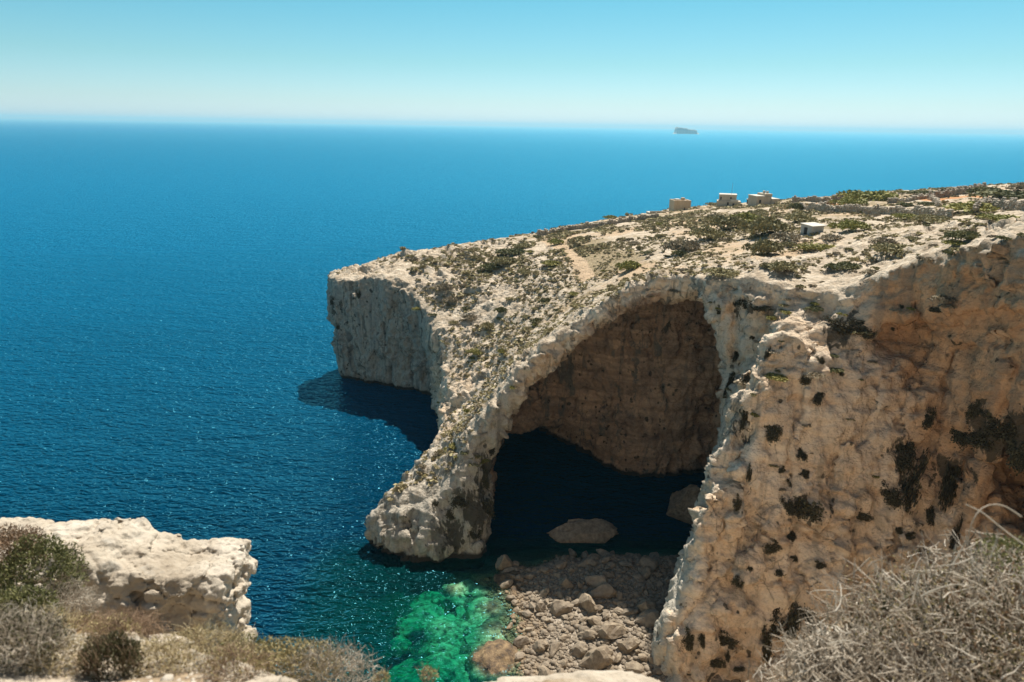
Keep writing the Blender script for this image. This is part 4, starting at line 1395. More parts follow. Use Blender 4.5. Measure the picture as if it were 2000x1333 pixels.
# square tower house
t = root('tower_house', 1327, 412, 'square tan stone tower house with one slit window, leftmost building on the sea edge', 'house', 0.12)
part('front_wall', wall_with_opening(-2.9, 2.9, -2.6, 0.4, -1.0, 3.7, 0.6, 0.98, 1.35, 0.15), M_TANST, t)
part('side_wall', [(-2.9, -2.5, -2.198, 2.6, -1.0, 3.7)], M_TANST, t)
part('side_wall', [(2.5, 2.9, -2.198, 2.6, -1.0, 3.7)], M_TANST, t)
part('back_wall', [(-2.498, 2.498, 2.2, 2.6, -1.0, 3.7)], M_TANST, t)
part('roof', [(-2.49, 2.49, -2.19, 2.19, 3.2, 3.45)], M_CREAM, t)
part('window', [(0.58, 1.0, -2.3, -2.2, 0.1, 1.4)], M_DOOR, t, 0.01)
part('roof_hatch', [(0.3, 1.3, -0.8, 0.5, 3.46, 4.45)], M_TANST, t)
part('roof_slab', [(-1.9, -0.5, -1.6, 0.6, 3.46, 4.05)], M_WHITE, t)
# terrace left of it
t = root('stone_terrace', 1288, 416, 'low pale walled stone terrace stretching left from the square tower house', 'terrace', 0.12)
part('parapet', [(-3.9, 3.3, -1.9, -1.5, -1.2, 0.75)], M_CREAM, t)
part('floor_slab', [(-3.9, 3.3, -1.498, 2.4, -1.2, 0.25)], M_WHITE, t)
part('step', [(-5.9, -3.92, -1.7, 1.8, -1.8, -0.4)], M_CREAM, t)
# middle house
t = root('stepped_house', 1420, 402, 'cream stepped house with a thin mast, middle one of the three', 'house', -0.25)
part('lower_storey', [(-3.3, 4.0, -2.4, 2.4, -1.0, 1.6)], M_CREAM, t)
part('upper_storey', [(-2.7, 2.6, -1.9, 2.2, 1.603, 3.5)], M_CREAM, t)
part('roof_parapet', [(-2.8, 2.7, -2.0, 2.3, 3.503, 3.72)], M_WHITE, t)
part('door', [(-0.2, 0.35, -2.46, -2.38, 0.0, 1.3)], M_DOOR, t, 0.01)
part('window', [(-2.4, -2.0, -1.96, -1.88, 2.0, 2.9)], M_DOOR, t, 0.01)
part('window', [(1.5, 2.1, -2.46, -2.38, 0.3, 1.0)], M_DOOR, t, 0.01)
part('window', [(0.6, 1.1, -1.96, -1.88, 2.3, 2.9)], M_DOOR, t, 0.01)
part('annex', [(4.003, 7.2, -1.6, 1.4, -1.2, 0.7)], M_CREAM, t)
part('balcony_wall', [(0.8, 3.2, -2.6, -2.42, 1.603, 2.2)], M_WHITE, t)
part('mast', [(1.0, 1.07, 0.0, 0.07, 3.6, 7.2)], M_RUST, t, 0.0)
# right house
t = root('ruined_house', 1487, 401, 'whitish house with broken gabled roofline and roof lumps, rightmost of the three', 'house', 0.2)
part('main_wall', [(-3.2, 1.6, -2.4, 2.4, -1.0, 2.7)], M_CREAM, t)
part('window', [(-2.3, -1.7, -2.46, -2.38, 0.9, 1.8)], M_DOOR, t, 0.01)
part('doorway', [(2.3, 3.0, -2.86, -2.78, -0.6, 1.0)], M_DOOR, t, 0.01)
part('roof_ledge', [(-3.35, -0.6, -2.5, 2.5, 2.703, 2.95)], M_WHITE, t)
part('gable', [(-0.5, 1.9, -2.2, 2.2, 2.703, 3.5)], M_CREAM, t)
part('side_wing', [(1.603, 3.9, -2.8, 1.8, -1.0, 1.9)], M_CREAM, t)
part('wing_roof', [(1.58, 4.05, -2.95, 1.9, 1.903, 2.15)], M_WHITE, t)
part('chimney', [(-0.1, 0.5, -0.6, 0.0, 3.503, 4.3)], M_WHITE, t)
part('chimney', [(1.0, 1.6, -0.6, 0.0, 3.503, 4.15)], M_WHITE, t)
part('buttress_pier', [(3.903, 4.4, -2.0, 1.0, -1.0, 1.2)], M_WHITE, t)
# gate hut between
t = root('sentry_box', 1464, 400, 'tiny pale stone box with dark doorway between the middle and right houses', 'hut', 0.1)
part('wall', wall_with_opening(-0.8, 0.8, -0.7, 0.2, -0.6, 1.6, -0.3, 0.4, 1.2), M_CREAM, t)
part('rear', [(-0.8, 0.8, -0.498, 0.7, -0.6, 1.6)], M_DOOR, t)
part('roof', [(-0.95, 0.95, -0.85, 0.85, 1.603, 1.8)], M_WHITE, t)
# low wall right of the houses
# hut on the plateau
t = root('block_hut', 1586, 456, 'small grey blockwork hut with a pale flat roof among bushes', 'hut', 0.45)
part('front_wall', [(-1.5, 1.5, -1.1, -0.9, -0.4, 1.35)], M_CONC, t)
part('side_wall', wall_with_opening(-1.1, 1.1, -0.1, 0.2, -0.4, 1.5, -0.4, 0.4, 1.1), M_CONC, t).matrix_local = Matrix.Translation((-1.42, 0.19, 0)) @ Matrix.Rotation(math.pi / 2, 4, 'Z')
part('side_wall', [(1.3, 1.5, -0.898, 1.3, -0.4, 1.35)], M_CONC, t)
part('back_wall', [(-1.3, 1.298, 1.1, 1.3, -0.4, 1.6)], M_CONC, t)
o = part('roof', [(-1.75, 1.75, -1.35, 1.5, 1.46, 1.62)], M_WHITE, t)
o.rotation_euler = (0.08, 0, 0)
part('doorway', [(-1.4, -1.25, -0.25, 0.6, -0.4, 1.15)], M_DOOR, t, 0.0)

# dry stone walls
WALLS = [([(1563, 410), (1609, 412), (1678, 417), (1747, 420), (1793, 421), (1857, 427)], 1.3, 'long dry stone wall crossing the middle of the plateau above the hut'),
         ([(1901, 418), (1926, 408), (1965, 410), (1999, 410)], 1.4, 'dry stone wall at the right edge, above the bare white rock'),
         ([(1814, 390), (1850, 385), (1894, 378), (1925, 372)], 1.5, 'upper dry stone wall running to the dark bushes near the skyline'),
         ([(1548, 397), (1604, 396), (1650, 390)], 1.2, 'low dry stone wall on the skyline right of the houses'),
         ([(1593, 406), (1632, 399)], 0.8, 'short stone wall dividing the red soil field'),
         ([(1815, 390), (1826, 396), (1832, 404)], 0.9, 'short stone wall running down from the upper wall into the dry field'),
         ([(1735, 397), (1775, 394), (1812, 388)], 0.9, 'broken stone wall between wide green thicket and upper wall'),
         ([(1050, 462), (1110, 450), (1170, 444), (1240, 432), (1285, 428)], 1.2, 'dark low stone bank along the sea edge left of the tower house')]
def wall_line(pts):
    W = [hit(*p) for p in pts]
    return [np.array(w_[0]) for w_ in W if w_ is not None]
M_WALL = stone_mat('field_wall_stone', (0.25, 0.19, 0.13), (0.40, 0.32, 0.23), (0.52, 0.44, 0.33))
lw = [stone_mesh('t', 460 + k, 1, 5) for k in range(4)]
lwv = [np.array([v.co[:] for v in t_.vertices]) for t_ in lw]
lwf = [np.array([p_.vertices[:] for p_ in t_.polygons]) for t_ in lw]
for pts, hgt, lab in WALLS:
    L = wall_line(pts)
    PV, PF, n_ = [], [], 0
    for a, b_ in zip(L[:-1], L[1:]):
        ln = np.linalg.norm(b_ - a)
        for s_ in np.arange(0, ln, 0.42):
            q_ = a + (b_ - a) * s_ / ln
            h = down(q_[0], q_[1])
            z0 = h[0].z if h else q_[2]
            hh = hgt * (1 + 0.2 * math.sin(q_[0] * 1.7 + q_[1]) + 0.12 * rng.normal())
            for lay in np.arange(0, hh, 0.3):
                for row in (-0.22, 0.22):
                    k = int(rng.integers(4))
                    r = rng.uniform(0.2, 0.34)
                    PV.append(lwv[k] * r * np.array([1.1, 1, 0.8]) + np.array([q_[0] + rng.normal() * 0.08, q_[1] + row + rng.normal() * 0.05, z0 + lay + 0.1]))
                    PF.append(lwf[k] + n_)
                    n_ += len(lwv[k])
    o = link('dry_stone_wall', None, None, None, tuple(L[0]), lab, 'wall', 'field walls of the plateau')
    c_ = link('wall_stones', np_mesh('wall_stones', np.concatenate(PV) - L[0][None], np.concatenate(PF)), M_WALL, o, kind='stuff')

# ---------------------------------------------------------------- island on the horizon
iw = water(1340, 262)
X_ = np.linspace(-1, 1, 61)
Y_ = np.linspace(-1, 1, 31)
ixx, iyy = np.meshgrid(X_, Y_, indexing='ij')
prof = np.interp(X_, [-1, -0.86, -0.80, -0.55, -0.3, 0.1, 0.35, 0.72, 0.76, 1.0], [0, 10, 46, 44, 40, 33, 30, 28, 10, 0])[:, None]
edge = sstep(1.0, 0.72, np.abs(iyy))
izz = prof * edge
izz = izz + 5 * fbm(np.stack([ixx.ravel() * 6, iyy.ravel() * 4, 0 * ixx.ravel()], 1), 3, 5).reshape(ixx.shape) * (izz > 4) - 1
IS = iw[1] / 5200.0
IV = np.stack([ixx.ravel() * 92, iyy.ravel() * 60, izz.ravel()], 1) * IS
ids = np.arange(ixx.size).reshape(ixx.shape)
IF = np.stack([ids[:-1, :-1], ids[1:, :-1], ids[1:, 1:], ids[:-1, 1:]], -1).reshape(-1, 4)
m = NT('island_rock')
P = m.pos()
zz = m.n('SeparateXYZ', Vector=P).outputs['Z']
m.set(Base_Color=m.ramp(m.math('MULTIPLY', zz, 0.0165 / IS), [(0.0, (0.45, 0.40, 0.33)), (0.35, (0.50, 0.44, 0.36)), (0.45, (0.27, 0.25, 0.21)), (1.0, (0.22, 0.21, 0.17))]), Roughness=0.95)
link('island', np_mesh('island', IV, IF), m.m, None, (iw[0], iw[1], 0), kind='structure')

# ---------------------------------------------------------------- haze over the sea
HZ = boxes_mesh('haze', [(-16000, 16000, -260, 26000, -14, 62.0 + 78)], 0)
m = NT('haze')
m.t.nodes.remove(m.b)
pv = m.n('VolumePrincipled')
pv.inputs['Color'].default_value = (0.42, 0.82, 1.0, 1)
pv.inputs['Density'].default_value = 0.00008
pv.inputs['Anisotropy'].default_value = 0.2
m.t.links.new(pv.outputs[0], m.out.inputs['Volume'])
link('haze', HZ, m.m, label='pale sea haze hanging over the water', cat='haze', kind='stuff')

# ---------------------------------------------------------------- ledge under the viewer
def edge_y(x):
    return np.interp(x, [-6, -4.2, -3.2, -2.4, -1.8, -1.25, -0.75, -0.45, 0.3, 1.2, 1.7, 2.4, 6], [4.6, 4.35, 4.2, 3.95, 3.7, 3.25, 2.9, 3.2, 3.42, 3.4, 3.5, 4.4, 4.8])
def ledge_z(x, y):
    P = np.stack([np.ravel(x), np.ravel(y), np.zeros(np.size(x))], 1)
    n = noise3(P / 0.8, 301) * 0.10 + fbm(P / 0.25, 3, 305) * 0.035
    over = np.ravel(y) - edge_y(np.ravel(x)) - 0.12 * noise3(P / 0.35, 311)
    z = CAM_H - 1.75 - 0.45 * np.maximum(np.ravel(y), 0) + n - 4.0 * np.maximum(over, 0)
    return z.reshape(np.shape(x))
lx, ly = np.meshgrid(np.arange(-7, 7, 0.035), np.arange(-2.5, 6.2, 0.035), indexing='ij')
lz = np.maximum(ledge_z(lx, ly), 51.0)
ids = np.arange(lx.size).reshape(lx.shape)
LV = np.stack([lx.ravel(), ly.ravel(), lz.ravel()], 1)
LF = np.stack([ids[:-1, :-1], ids[1:, :-1], ids[1:, 1:], ids[:-1, 1:]], -1).reshape(-1, 4)
def near_rock(name, soil=0.0):
    m = NT(name)
    P = m.pos()
    n1 = m.noise(P, 1.3, 6, 0.6)
    n2 = m.noise(P, 9.0, 6, 0.65)
    col = m.ramp(n1, [(0.3, (0.31, 0.25, 0.18)), (0.5, (0.45, 0.38, 0.29)), (0.7, (0.54, 0.475, 0.385))])
    col = m.mix(m.ramp(n2, [(0.30, 0.8), (0.42, 0.0)]), col, (0.26, 0.215, 0.16))
    col = m.mix(m.ramp(m.noise(P, 2.7, 4, 0.6), [(0.60, 0.0), (0.72, 0.6)]), col, (0.34, 0.315, 0.27))
    if soil:
        col = m.mix(m.ramp(m.noise(P, 1.6, 6, 0.7), [(0.44, 0.0), (0.56, soil)]), col, m.ramp(n2, [(0.35, (0.17, 0.115, 0.065)), (0.65, (0.36, 0.265, 0.165))]))
    g1 = m.bump(m.noise(P, 7, 8, 0.7), 0.8, 0.05)
    g2 = m.bump(m.voronoi(P, 16, 'F1'), 0.35, 0.02, g1)
    m.set(Base_Color=col, Roughness=0.92, Normal=g2)
    m.b.inputs['Specular IOR Level'].default_value = 0.15
    return m.m
M_NEAR = near_rock('near_limestone')  # pale limestone colour of the near rocks and gravel
me = np_mesh('ground', LV, LF)
shade(me)
link('ground', me, near_rock('ledge_soil', 0.9), kind='structure')

# ---------------------------------------------------------------- rock block over the sea, left
h_ = 0.03
ax_ = np.arange(-6.6, -2.3, h_, dtype=np.float32)
ay_ = np.arange(5.7, 8.2, h_, dtype=np.float32)
az_ = np.arange(53.2, 55.9, h_, dtype=np.float32)
rx, ry = np.meshgrid(ax_, ay_, indexing='ij')
RX, RY, RZ = rx[:, :, None], ry[:, :, None], az_[None, None, :]
pxs = np.array([-60, 60, 150, 225, 262, 285, 340, 380, 420, 455, 470])
pys = np.array([1034, 1030, 1025, 1018, 1030, 1050, 1057, 1069, 1068, 1065, 1068])
bk = np.array([at(a, b, 7.15) for a, b in zip(pxs, pys)])
ztop = np.interp(rx, bk[:, 0], bk[:, 2])[:, :, None] + 0.05 * (RY - 7.15) * -1.0
xn = at(464, 1090, 6.8)[0]
xu = at(414, 1180, 6.6)[0]
nose = sstep(0.44, 0.36, ztop - RZ)
xlim = xu + (xn - xu) * nose
yf = 6.42 - 0.22 * (ztop - RZ) + 0.10 * sstep(0.50, 0.62, ztop - RZ)
sd_ = smax(smax(RZ - ztop, yf - RY, 0.12), smax(RX - xlim, RY - 7.3, 0.1), 0.10)
pp = np.stack(np.broadcast_arrays(RX, RY, RZ), -1).reshape(-1, 3)
bandm = np.abs(sd_.ravel()) < 0.25
q_ = pp[bandm]
F1, F2, R_ = worley(q_ / np.array([0.62, 0.62, 0.36]) + 0.3 * np.stack([noise3(q_ / 0.5, 321), noise3(q_ / 0.5, 322), noise3(q_ / 0.5, 323)], 1), 325)
sdr = sd_.ravel().astype(np.float32)
topm = sstep(0.12, 0.0, np.broadcast_to(ztop - RZ, sd_.shape).ravel()[bandm])
G1, G2, GR = worley(q_ / np.array([0.20, 0.20, 0.13]) + 0.5 * noise3(q_ / 0.2, 327)[:, None], 329)
sdr[bandm] += (-0.13 * (R_ - 0.5) + 0.07 * sstep(0.05, 0.0, F2 - F1) - 0.09 * (GR - 0.5) - 0.07 * ridged(q_ / np.array([0.5, 0.5, 0.22]), 3, 331)) * (1 - 0.5 * topm) + 0.03 * noise3(q_ / 0.6, 335)
V_, F_ = surface_nets(sdr.reshape(sd_.shape), (ax_[0], ay_[0], az_[0]), h_)
F_ = F_[V_[F_][:, :, 2].min(1) > 53.3]
V_, F_ = subdiv(V_, F_)
V_ = vsmooth(V_, F_, 1, 0.5)
N_ = vnormals(V_, F_)
V_ = V_ + N_ * (0.022 * fbm(V_ / 0.10, 3, 341) + 0.016 * ridged(V_ / 0.22, 3, 345))[:, None]
me = np_mesh('rock_block', V_, F_)
shade(me)
link('rock_block', me, M_NEAR, label='pale limestone block with overhanging nose jutting over the sea, foreground left', cat='rock')

def near_stone(px, py, Y, r, sc_, label, seed, rz=0.0):
    p_ = at(px, py, Y)
    me = stone_mesh('near_stone', seed, 5, 14)
    vv = np.array([v.co[:] for v in me.vertices])
    vv = vv + vv * (0.10 * facets(vv * 2.6, seed, 0.9) + 0.05 * fbm(vv * 5.0, 4, seed))[:, None]
    me.vertices.foreach_set('co', vv.astype(np.float32).ravel())
    me.update()
    me.materials.append(M_NEAR)
    shade(me)
    o = link('stone', me, None, None, tuple(p_), label, 'stone')
    o.scale = (r * sc_[0], r * sc_[1], r * sc_[2])
    o.rotation_euler = (0, 0, rz)
    return o
near_stone(45, 1262, 4.2, 0.30, (1.5, 1, 0.5), 'smooth pale stone at the left edge under the green bush', 611)
near_stone(300, 1262, 5.9, 0.32, (1.6, 0.8, 0.3), 'flat slab wedged under the limestone block behind the dry twigs', 612)
near_stone(1120, 1378, 3.5, 0.34, (2.6, 0.9, 0.40), 'long blurred white rock along the bottom edge of the picture', 613)
near_stone(505, 1322, 3.55, 0.055, (1.5, 1, 0.6), 'small white stone at the bottom edge under the straw-yellow bush', 614, 0.5)

# ---------------------------------------------------------------- foreground plants
def bush(name, label, parts, cat='bush'):
    """parts: list of (part name, kind, material, params)"""
    o = link(name, None, None, None, parts[0][3]['c'], label, cat)
    c0 = np.array(parts[0][3]['c'])
    for pn, kd, mat, q in parts:
        r = np.random.default_rng(q['seed'])
        n = q['n']
        d = r.normal(size=(n, 3))
        d /= np.linalg.norm(d, axis=1, keepdims=True)
        d[:, 2] = np.where(d[:, 2] < -0.3, -d[:, 2], d[:, 2])
        rad = r.uniform(q.get('in', 0.35), 1.0, n) ** 0.6
        lump = 1 + 0.22 * noise3(d * 2.3 + q['seed'], 7)
        C = np.array(q['c']) - c0 + d * (rad * lump)[:, None] * np.array(q['r'])
        if kd == 'twig':
            D = d * q.get('out', 0.6) + r.normal(size=(n, 3)) * q.get('rand', 0.6)
            D[:, 2] += q.get('up', 0.2)
            D /= np.linalg.norm(D, axis=1, keepdims=True)
            L = q['len'] * r.uniform(0.4, 1.3, n)
            P = twig_lines(n, C - D * (0.5 * L)[:, None], D, L, q.get('bend', 0.28), r)
            R = q['rad'] * r.uniform(0.5, 1.4, n)[:, None] * np.linspace(1.0, 0.45, 5)[None]
            V, F = tubes(P, R)
            t = np.repeat(np.clip(r.normal(0.5, 0.25, n), 0, 1), 15)
        else:
            D = d * 0.5 + r.normal(size=(n, 3)) * 0.6
            D[:, 2] += q.get('up', 0.3)
            V, F = leaf_quads(C, D, q['len'] * r.uniform(0.6, 1.4, n), q['wid'] * r.uniform(0.6, 1.3, n), r)
            t = np.repeat(np.clip(r.normal(0.5, 0.25, n) + 0.2 * noise3(C * 6, 3), 0, 1), 4)
        me = np_mesh(pn, V, F)
        attr(me, 'tint', t)
        link(pn, me, mat, o, kind='stuff')
    return o
M_NGREEN = leaf_mat('near_green_leaves', (0.055, 0.06, 0.022), (0.135, 0.135, 0.05), (0.24, 0.22, 0.09), trans=0.2)
M_NBROWN = leaf_mat('near_brown_leaves', (0.09, 0.05, 0.03), (0.19, 0.12, 0.07), (0.32, 0.22, 0.13), trans=0.2)
M_NYELL = leaf_mat('near_straw_leaves', (0.14, 0.115, 0.045), (0.32, 0.255, 0.12), (0.52, 0.42, 0.22), trans=0.25)
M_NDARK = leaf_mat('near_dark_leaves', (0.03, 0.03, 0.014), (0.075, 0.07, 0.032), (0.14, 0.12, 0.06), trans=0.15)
c = tuple(at(80, 1135, 5.6))
bush('green_bush', 'dense green and grey bush at the left edge before the limestone block', [
    ('leaves', 'leaf', M_NGREEN, dict(c=c, r=(0.40, 0.36, 0.46), n=6000, len=0.035, wid=0.013, seed=1, **{'in': 0.5})),
    ('twigs', 'twig', M_TWIG, dict(c=tuple(at(120, 1190, 5.4)), r=(0.34, 0.28, 0.26), n=1100, len=0.16, rad=0.0022, seed=2))])
c = tuple(at(25, 1085, 5.75))
bush('brown_bush', 'rust-brown dry bush at the far left edge above the green bush', [
    ('leaves', 'leaf', M_NBROWN, dict(c=c, r=(0.36, 0.26, 0.30), n=3600, len=0.032, wid=0.012, seed=3)),
    ('twigs', 'twig', M_TWIGB, dict(c=c, r=(0.38, 0.26, 0.30), n=300, len=0.16, rad=0.002, seed=4))])
c = tuple(at(40, 1205, 4.9))
bush('leafy_bush', 'yellow-green leafy bush low at the left edge under the grey-green one', [
    ('leaves', 'leaf', M_NGREEN, dict(c=c, r=(0.34, 0.26, 0.26), n=4200, len=0.036, wid=0.015, seed=5)),
    ('twigs', 'twig', M_TWIG, dict(c=c, r=(0.36, 0.26, 0.26), n=240, len=0.14, rad=0.002, seed=6))])
c = tuple(at(245, 1232, 6.0))
bush('dry_twig_bush', 'leafless brown twig bush at the foot of the limestone block', [
    ('twigs', 'twig', M_TWIGB, dict(c=c, r=(0.44, 0.2, 0.20), n=1300, len=0.20, rad=0.0022, seed=7, rand=0.9, **{'in': 0.0}))])
c = tuple(at(45, 1318, 3.5))
c = (c[0], c[1], float(ledge_z(np.array([c[0]]), np.array([c[1]]))[0]) + 0.10)
bush('grey_tuft', 'blurred grey dry tuft in the bottom left corner', [
    ('twigs', 'twig', M_TWIG, dict(c=c, r=(0.36, 0.24, 0.24), n=1500, len=0.14, rad=0.002, seed=8)),
    ('leaves', 'leaf', M_NDARK, dict(c=c, r=(0.36, 0.24, 0.24), n=2600, len=0.028, wid=0.010, seed=9))])
c = tuple(at(228, 1335, 3.45))
c = (c[0], c[1], float(ledge_z(np.array([c[0]]), np.array([c[1]]))[0]) + 0.10)
bush('dark_sprig_bush', 'dark upright leafy sprigs at the bottom edge left of the straw-coloured bush', [
    ('stems', 'twig', M_TWIGB, dict(c=c, r=(0.20, 0.13, 0.17), n=200, len=0.18, rad=0.0026, seed=10, up=1.4, out=0.2, rand=0.25, bend=0.12)),
    ('leaves', 'leaf', M_NDARK, dict(c=c, r=(0.20, 0.13, 0.20), n=3000, len=0.026, wid=0.009, seed=11, up=0.8))])
c = tuple(at(560, 1320, 3.75))
bush('straw_bush', 'straw-yellow and green bush at the bottom edge, between limestone block and sea', [
    ('leaves', 'leaf', M_NYELL, dict(c=c, r=(0.44, 0.28, 0.23), n=4200, len=0.026, wid=0.012, seed=12, **{'in': 0.2})),
    ('green_leaves', 'leaf', M_NGREEN, dict(c=tuple(at(480, 1290, 3.9)), r=(0.30, 0.2, 0.15), n=1300, len=0.026, wid=0.013, seed=13)),
    ('twigs', 'twig', M_TWIG, dict(c=tuple(at(640, 1320, 3.7)), r=(0.36, 0.24, 0.20), n=700, len=0.15, rad=0.002, seed=14, up=0.5))])
c = tuple(at(400, 1310, 3.7))
c = (c[0], c[1], float(ledge_z(np.array([c[0]]), np.array([c[1]]))[0]) + 0.10)
bush('low_straw_tuft', 'low dry grass tuft among white stones left of the straw-yellow bush', [
    ('twigs', 'twig', M_STRAW, dict(c=c, r=(0.34, 0.22, 0.08), n=500, len=0.13, rad=0.0018, seed=15)),
    ('leaves', 'leaf', M_NYELL, dict(c=c, r=(0.34, 0.22, 0.08), n=700, len=0.03, wid=0.008, seed=16))])
for k, (px, py, Y_k, w_k, lab) in enumerate([(165, 1262, 4.25, 0.16, 'small dry brown tuft beside the orange dead leaves'), (300, 1325, 3.55, 0.2, 'low brown tuft on white gravel right of the dark sprigs'),
                                             (130, 1330, 3.5, 0.2, 'low straw tuft on the bottom edge between grey tuft and dark sprigs'), (470, 1330, 3.5, 0.2, 'thin dry tuft on the bottom edge under the straw-yellow bush'),
                                             (350, 1290, 4.0, 0.18, 'wispy dry tuft at the ledge rim below the limestone block'),
                                             (90, 1285, 4.0, 0.24, 'straw-coloured tuft just left of the orange dead leaves'), (230, 1290, 4.0, 0.16, 'short dry tuft on the ledge above the dark sprigs'),
                                             (420, 1272, 4.15, 0.2, 'dry grass tuft at the ledge rim right under the nose of the limestone block'), (15, 1300, 3.9, 0.2, 'dry grass tuft cut by the left picture edge above the grey tuft')]):
    c_ = at(px, py, Y_k)
    w_k *= 1.25
    c = (c_[0], c_[1], float(ledge_z(c_[0:1], c_[1:2])[0]) + 0.25 * w_k)
    bush('dry_tuft', lab, [('twigs', 'twig', M_TWIGB if k % 3 == 0 else M_STRAW, dict(c=c, r=(w_k, w_k * 0.7, w_k * 0.5), n=420, len=0.11, rad=0.0018, seed=60 + k, up=0.5)),
                           ('leaves', 'leaf', M_NYELL, dict(c=c, r=(w_k, w_k * 0.7, w_k * 0.45), n=600, len=0.024, wid=0.009, seed=70 + k))], cat='tuft')
gv, gf, n_ = [], [], 0
for q_ in range(2600):
    x, y = rng.uniform(-4.8, 0.0), rng.uniform(2.6, 4.3)
    if y > edge_y(x) - 0.03: continue
    k = int(rng.integers(4))
    r = float(np.exp(rng.normal(-4.1, 0.45)))
    a = rng.uniform(0, 6.3)
    R_ = np.array([[math.cos(a), -math.sin(a), 0], [math.sin(a), math.cos(a), 0], [0, 0, 0.7]])
    gv.append(lv[k] @ R_.T * r + np.array([x, y, 0]))
    gf.append(lf[k] + n_)
    n_ += len(lv[k])
gv = np.concatenate(gv)
cen = np.repeat(gv.reshape(-1, len(lv[0]), 3).mean(1), len(lv[0]), 0)
gv[:, 2] += ledge_z(cen[:, 0], cen[:, 1])
link('gravel', np_mesh('gravel', gv, np.concatenate(gf)), M_NEAR, label='loose white gravel on the foreground ledge', cat='gravel', kind='stuff')
for k, (px, py, lab) in enumerate([(838, 1322, 'small pinkish sprig poking up from the bottom edge, right of a paler one'), (745, 1330, 'small pale sprig poking up from the bottom edge beside the straw bush')]):
    c = tuple(at(px, py, 3.3))
    bush('sprig', lab, [('stems', 'twig', M_TWIGB, dict(c=c, r=(0.05, 0.05, 0.06), n=26, len=0.10, rad=0.0022, seed=20 + k, up=1.5, out=0.4, rand=0.3)),
                        ('leaves', 'leaf', M_NYELL, dict(c=c, r=(0.06, 0.05, 0.07), n=170, len=0.014, wid=0.009, seed=30 + k))], cat='sprig')
# the dry curled leaves on the ledge
c0 = at(128, 1282, 3.9)
o = link('dried_leaves', None, None, None, tuple(c0), 'curled orange-brown dead leaves lying between the left bushes', 'leaves')
m = NT('dead_leaf')
m.set(Base_Color=m.ramp(m.noise(m.pos(), 12, 4, 0.6), [(0.3, (0.34, 0.18, 0.06)), (0.6, (0.56, 0.34, 0.13)), (0.8, (0.62, 0.45, 0.22))]), Roughness=0.7)
rr = np.random.default_rng(77)
for k in range(9):
    a = rr.uniform(0, 6.3)
    t = np.linspace(0, 1, 9)
    L = rr.uniform(0.10, 0.2)
    curl = rr.uniform(0.6, 1.8)
    cx_ = np.stack([np.sin(curl * t) / curl * L * math.cos(a), np.sin(curl * t) / curl * L * math.sin(a), (1 - np.cos(curl * t)) / curl * L], 1)
    sd2 = np.array([-math.sin(a), math.cos(a), 0.3])
    wdt = 0.022 * np.sin(math.pi * np.clip(t * 0.93 + 0.05, 0, 1))
    up_ = np.array([0, 0, 0.35])
    V = np.concatenate([cx_ - sd2 * wdt[:, None] + up_ * wdt[:, None], cx_, cx_ + sd2 * wdt[:, None] + up_ * wdt[:, None]]) + rr.normal(size=3) * np.array([0.07, 0.07, 0.02]) + np.array([0, 0, 0.02])
    F = np.array([[i, i + 1, 9 * s_ + i + 10, 9 * s_ + i + 9] if s_ == 0 else [9 + i, 9 + i + 1, 18 + i + 1, 18 + i] for s_ in (0, 1) for i in range(8)])
    link('leaf', np_mesh('leaf', V, F), m.m, o)
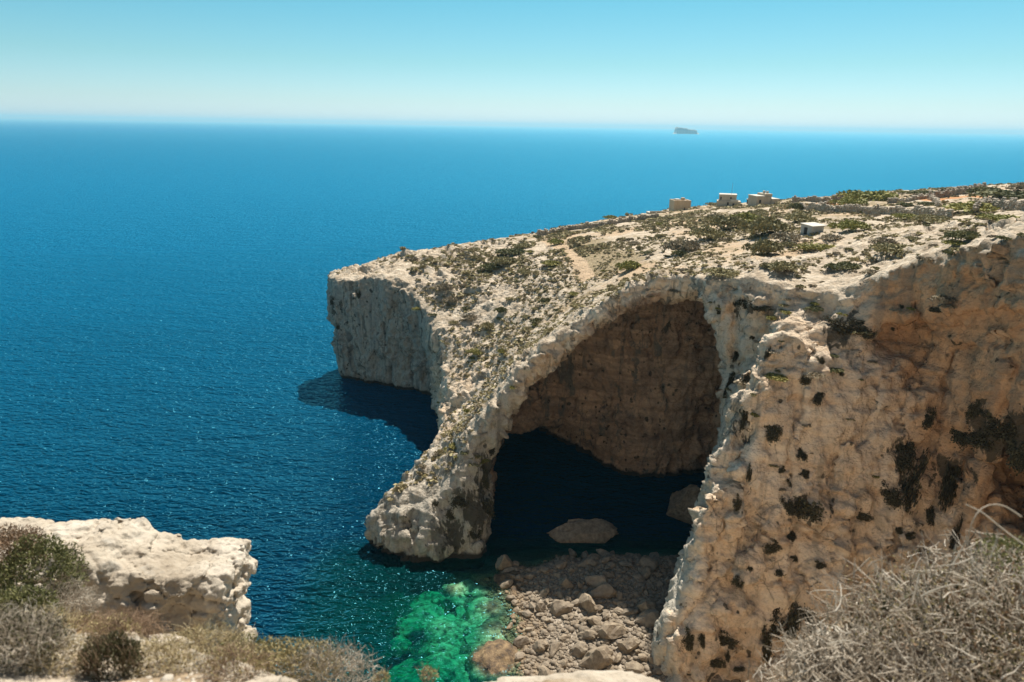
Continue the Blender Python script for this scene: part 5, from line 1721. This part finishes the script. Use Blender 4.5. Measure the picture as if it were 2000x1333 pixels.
# large thorny bush, right
c = (3.48, 3.62, 56.12)
bt_ = bush('thorn_bush', 'large dry grey thorny bush filling the bottom right corner', [
    ('twigs', 'twig', M_TWIG, dict(c=c, r=(1.78, 1.05, 1.34), n=4600, len=0.20, rad=0.0050, seed=40, rand=1.0, out=0.5, bend=0.18, **{'in': 0.3})),
    ('fine_twigs', 'twig', M_TWIG, dict(c=c, r=(1.76, 1.02, 1.32), n=8500, len=0.085, rad=0.0028, seed=41, rand=1.1, out=0.3, bend=0.25, **{'in': 0.45})),
    ('leaves', 'leaf', M_NYELL, dict(c=c, r=(1.66, 0.97, 1.30), n=5000, len=0.024, wid=0.014, seed=42, **{'in': 0.6})),
    ('long_twigs', 'twig', M_TWIG, dict(c=c, r=(1.74, 1.0, 1.32), n=700, len=0.36, rad=0.0036, seed=46, rand=0.5, out=0.9, bend=0.14, **{'in': 0.8})),
    ('inner_leaves', 'leaf', M_NDARK, dict(c=c, r=(1.6, 0.92, 1.22), n=9000, len=0.03, wid=0.02, seed=47, **{'in': 0.3})),  # dark leaves added inside to deepen the shade between twigs
    ('low_twigs', 'twig', M_TWIG, dict(c=tuple(at(1680, 1325, 3.5)), r=(0.55, 0.35, 0.26), n=2600, len=0.15, rad=0.0045, seed=45, rand=1.0, out=0.4, bend=0.3, **{'in': 0.1})),
    ('dead_leaves', 'leaf', M_NBROWN, dict(c=c, r=(1.58, 0.92, 1.24), n=9000, len=0.03, wid=0.02, seed=44, **{'in': 0.5})),
    ('green_leaves', 'leaf', M_NGREEN, dict(c=tuple(at(1985, 1090, 3.4)), r=(0.22, 0.2, 0.10), n=700, len=0.022, wid=0.013, seed=43))])
rr = np.random.default_rng(91)
LONG = [[(1995, 1010), (1960, 985), (1925, 985), (1900, 1010), (1888, 1060), (1895, 1095)], [(2000, 1065), (1960, 1035), (1918, 1000), (1885, 985)],
        [(1900, 1090), (1870, 1102), (1820, 1108)], [(1720, 1228), (1705, 1195), (1692, 1165)], [(1800, 1165), (1830, 1150), (1870, 1140), (1905, 1148)],
        [(1780, 1175), (1790, 1145), (1795, 1120)], [(1935, 1090), (1945, 1060), (1952, 1040)], [(1620, 1258), (1650, 1250), (1690, 1262)], [(1560, 1285), (1600, 1268), (1645, 1262)],
        [(1860, 1105), (1880, 1070), (1890, 1050)]]
for k, L in enumerate(LONG):
    q_ = np.array([at(px, py, 3.35 + 0.05 * math.sin(k * 2.1 + i)) for i, (px, py) in enumerate(L)])
    tt = np.linspace(0, len(q_) - 1, 12)
    q_ = np.stack([np.interp(tt, np.arange(len(q_)), q_[:, j]) for j in range(3)], 1)
    q_ = vline = np.concatenate([q_[:1], (q_[:-2] + 2 * q_[1:-1] + q_[2:]) / 4, q_[-1:]])
    V, F = tubes(q_[None] - np.array(c)[None, None], np.linspace(0.0048, 0.0022, 12)[None], 6)
    me = np_mesh('stem', V, F)
    shade(me)
    attr(me, 'tint', np.full(len(V), 0.35 + 0.5 * rr.random()))
    link('stem', me, M_TWIG, bt_)
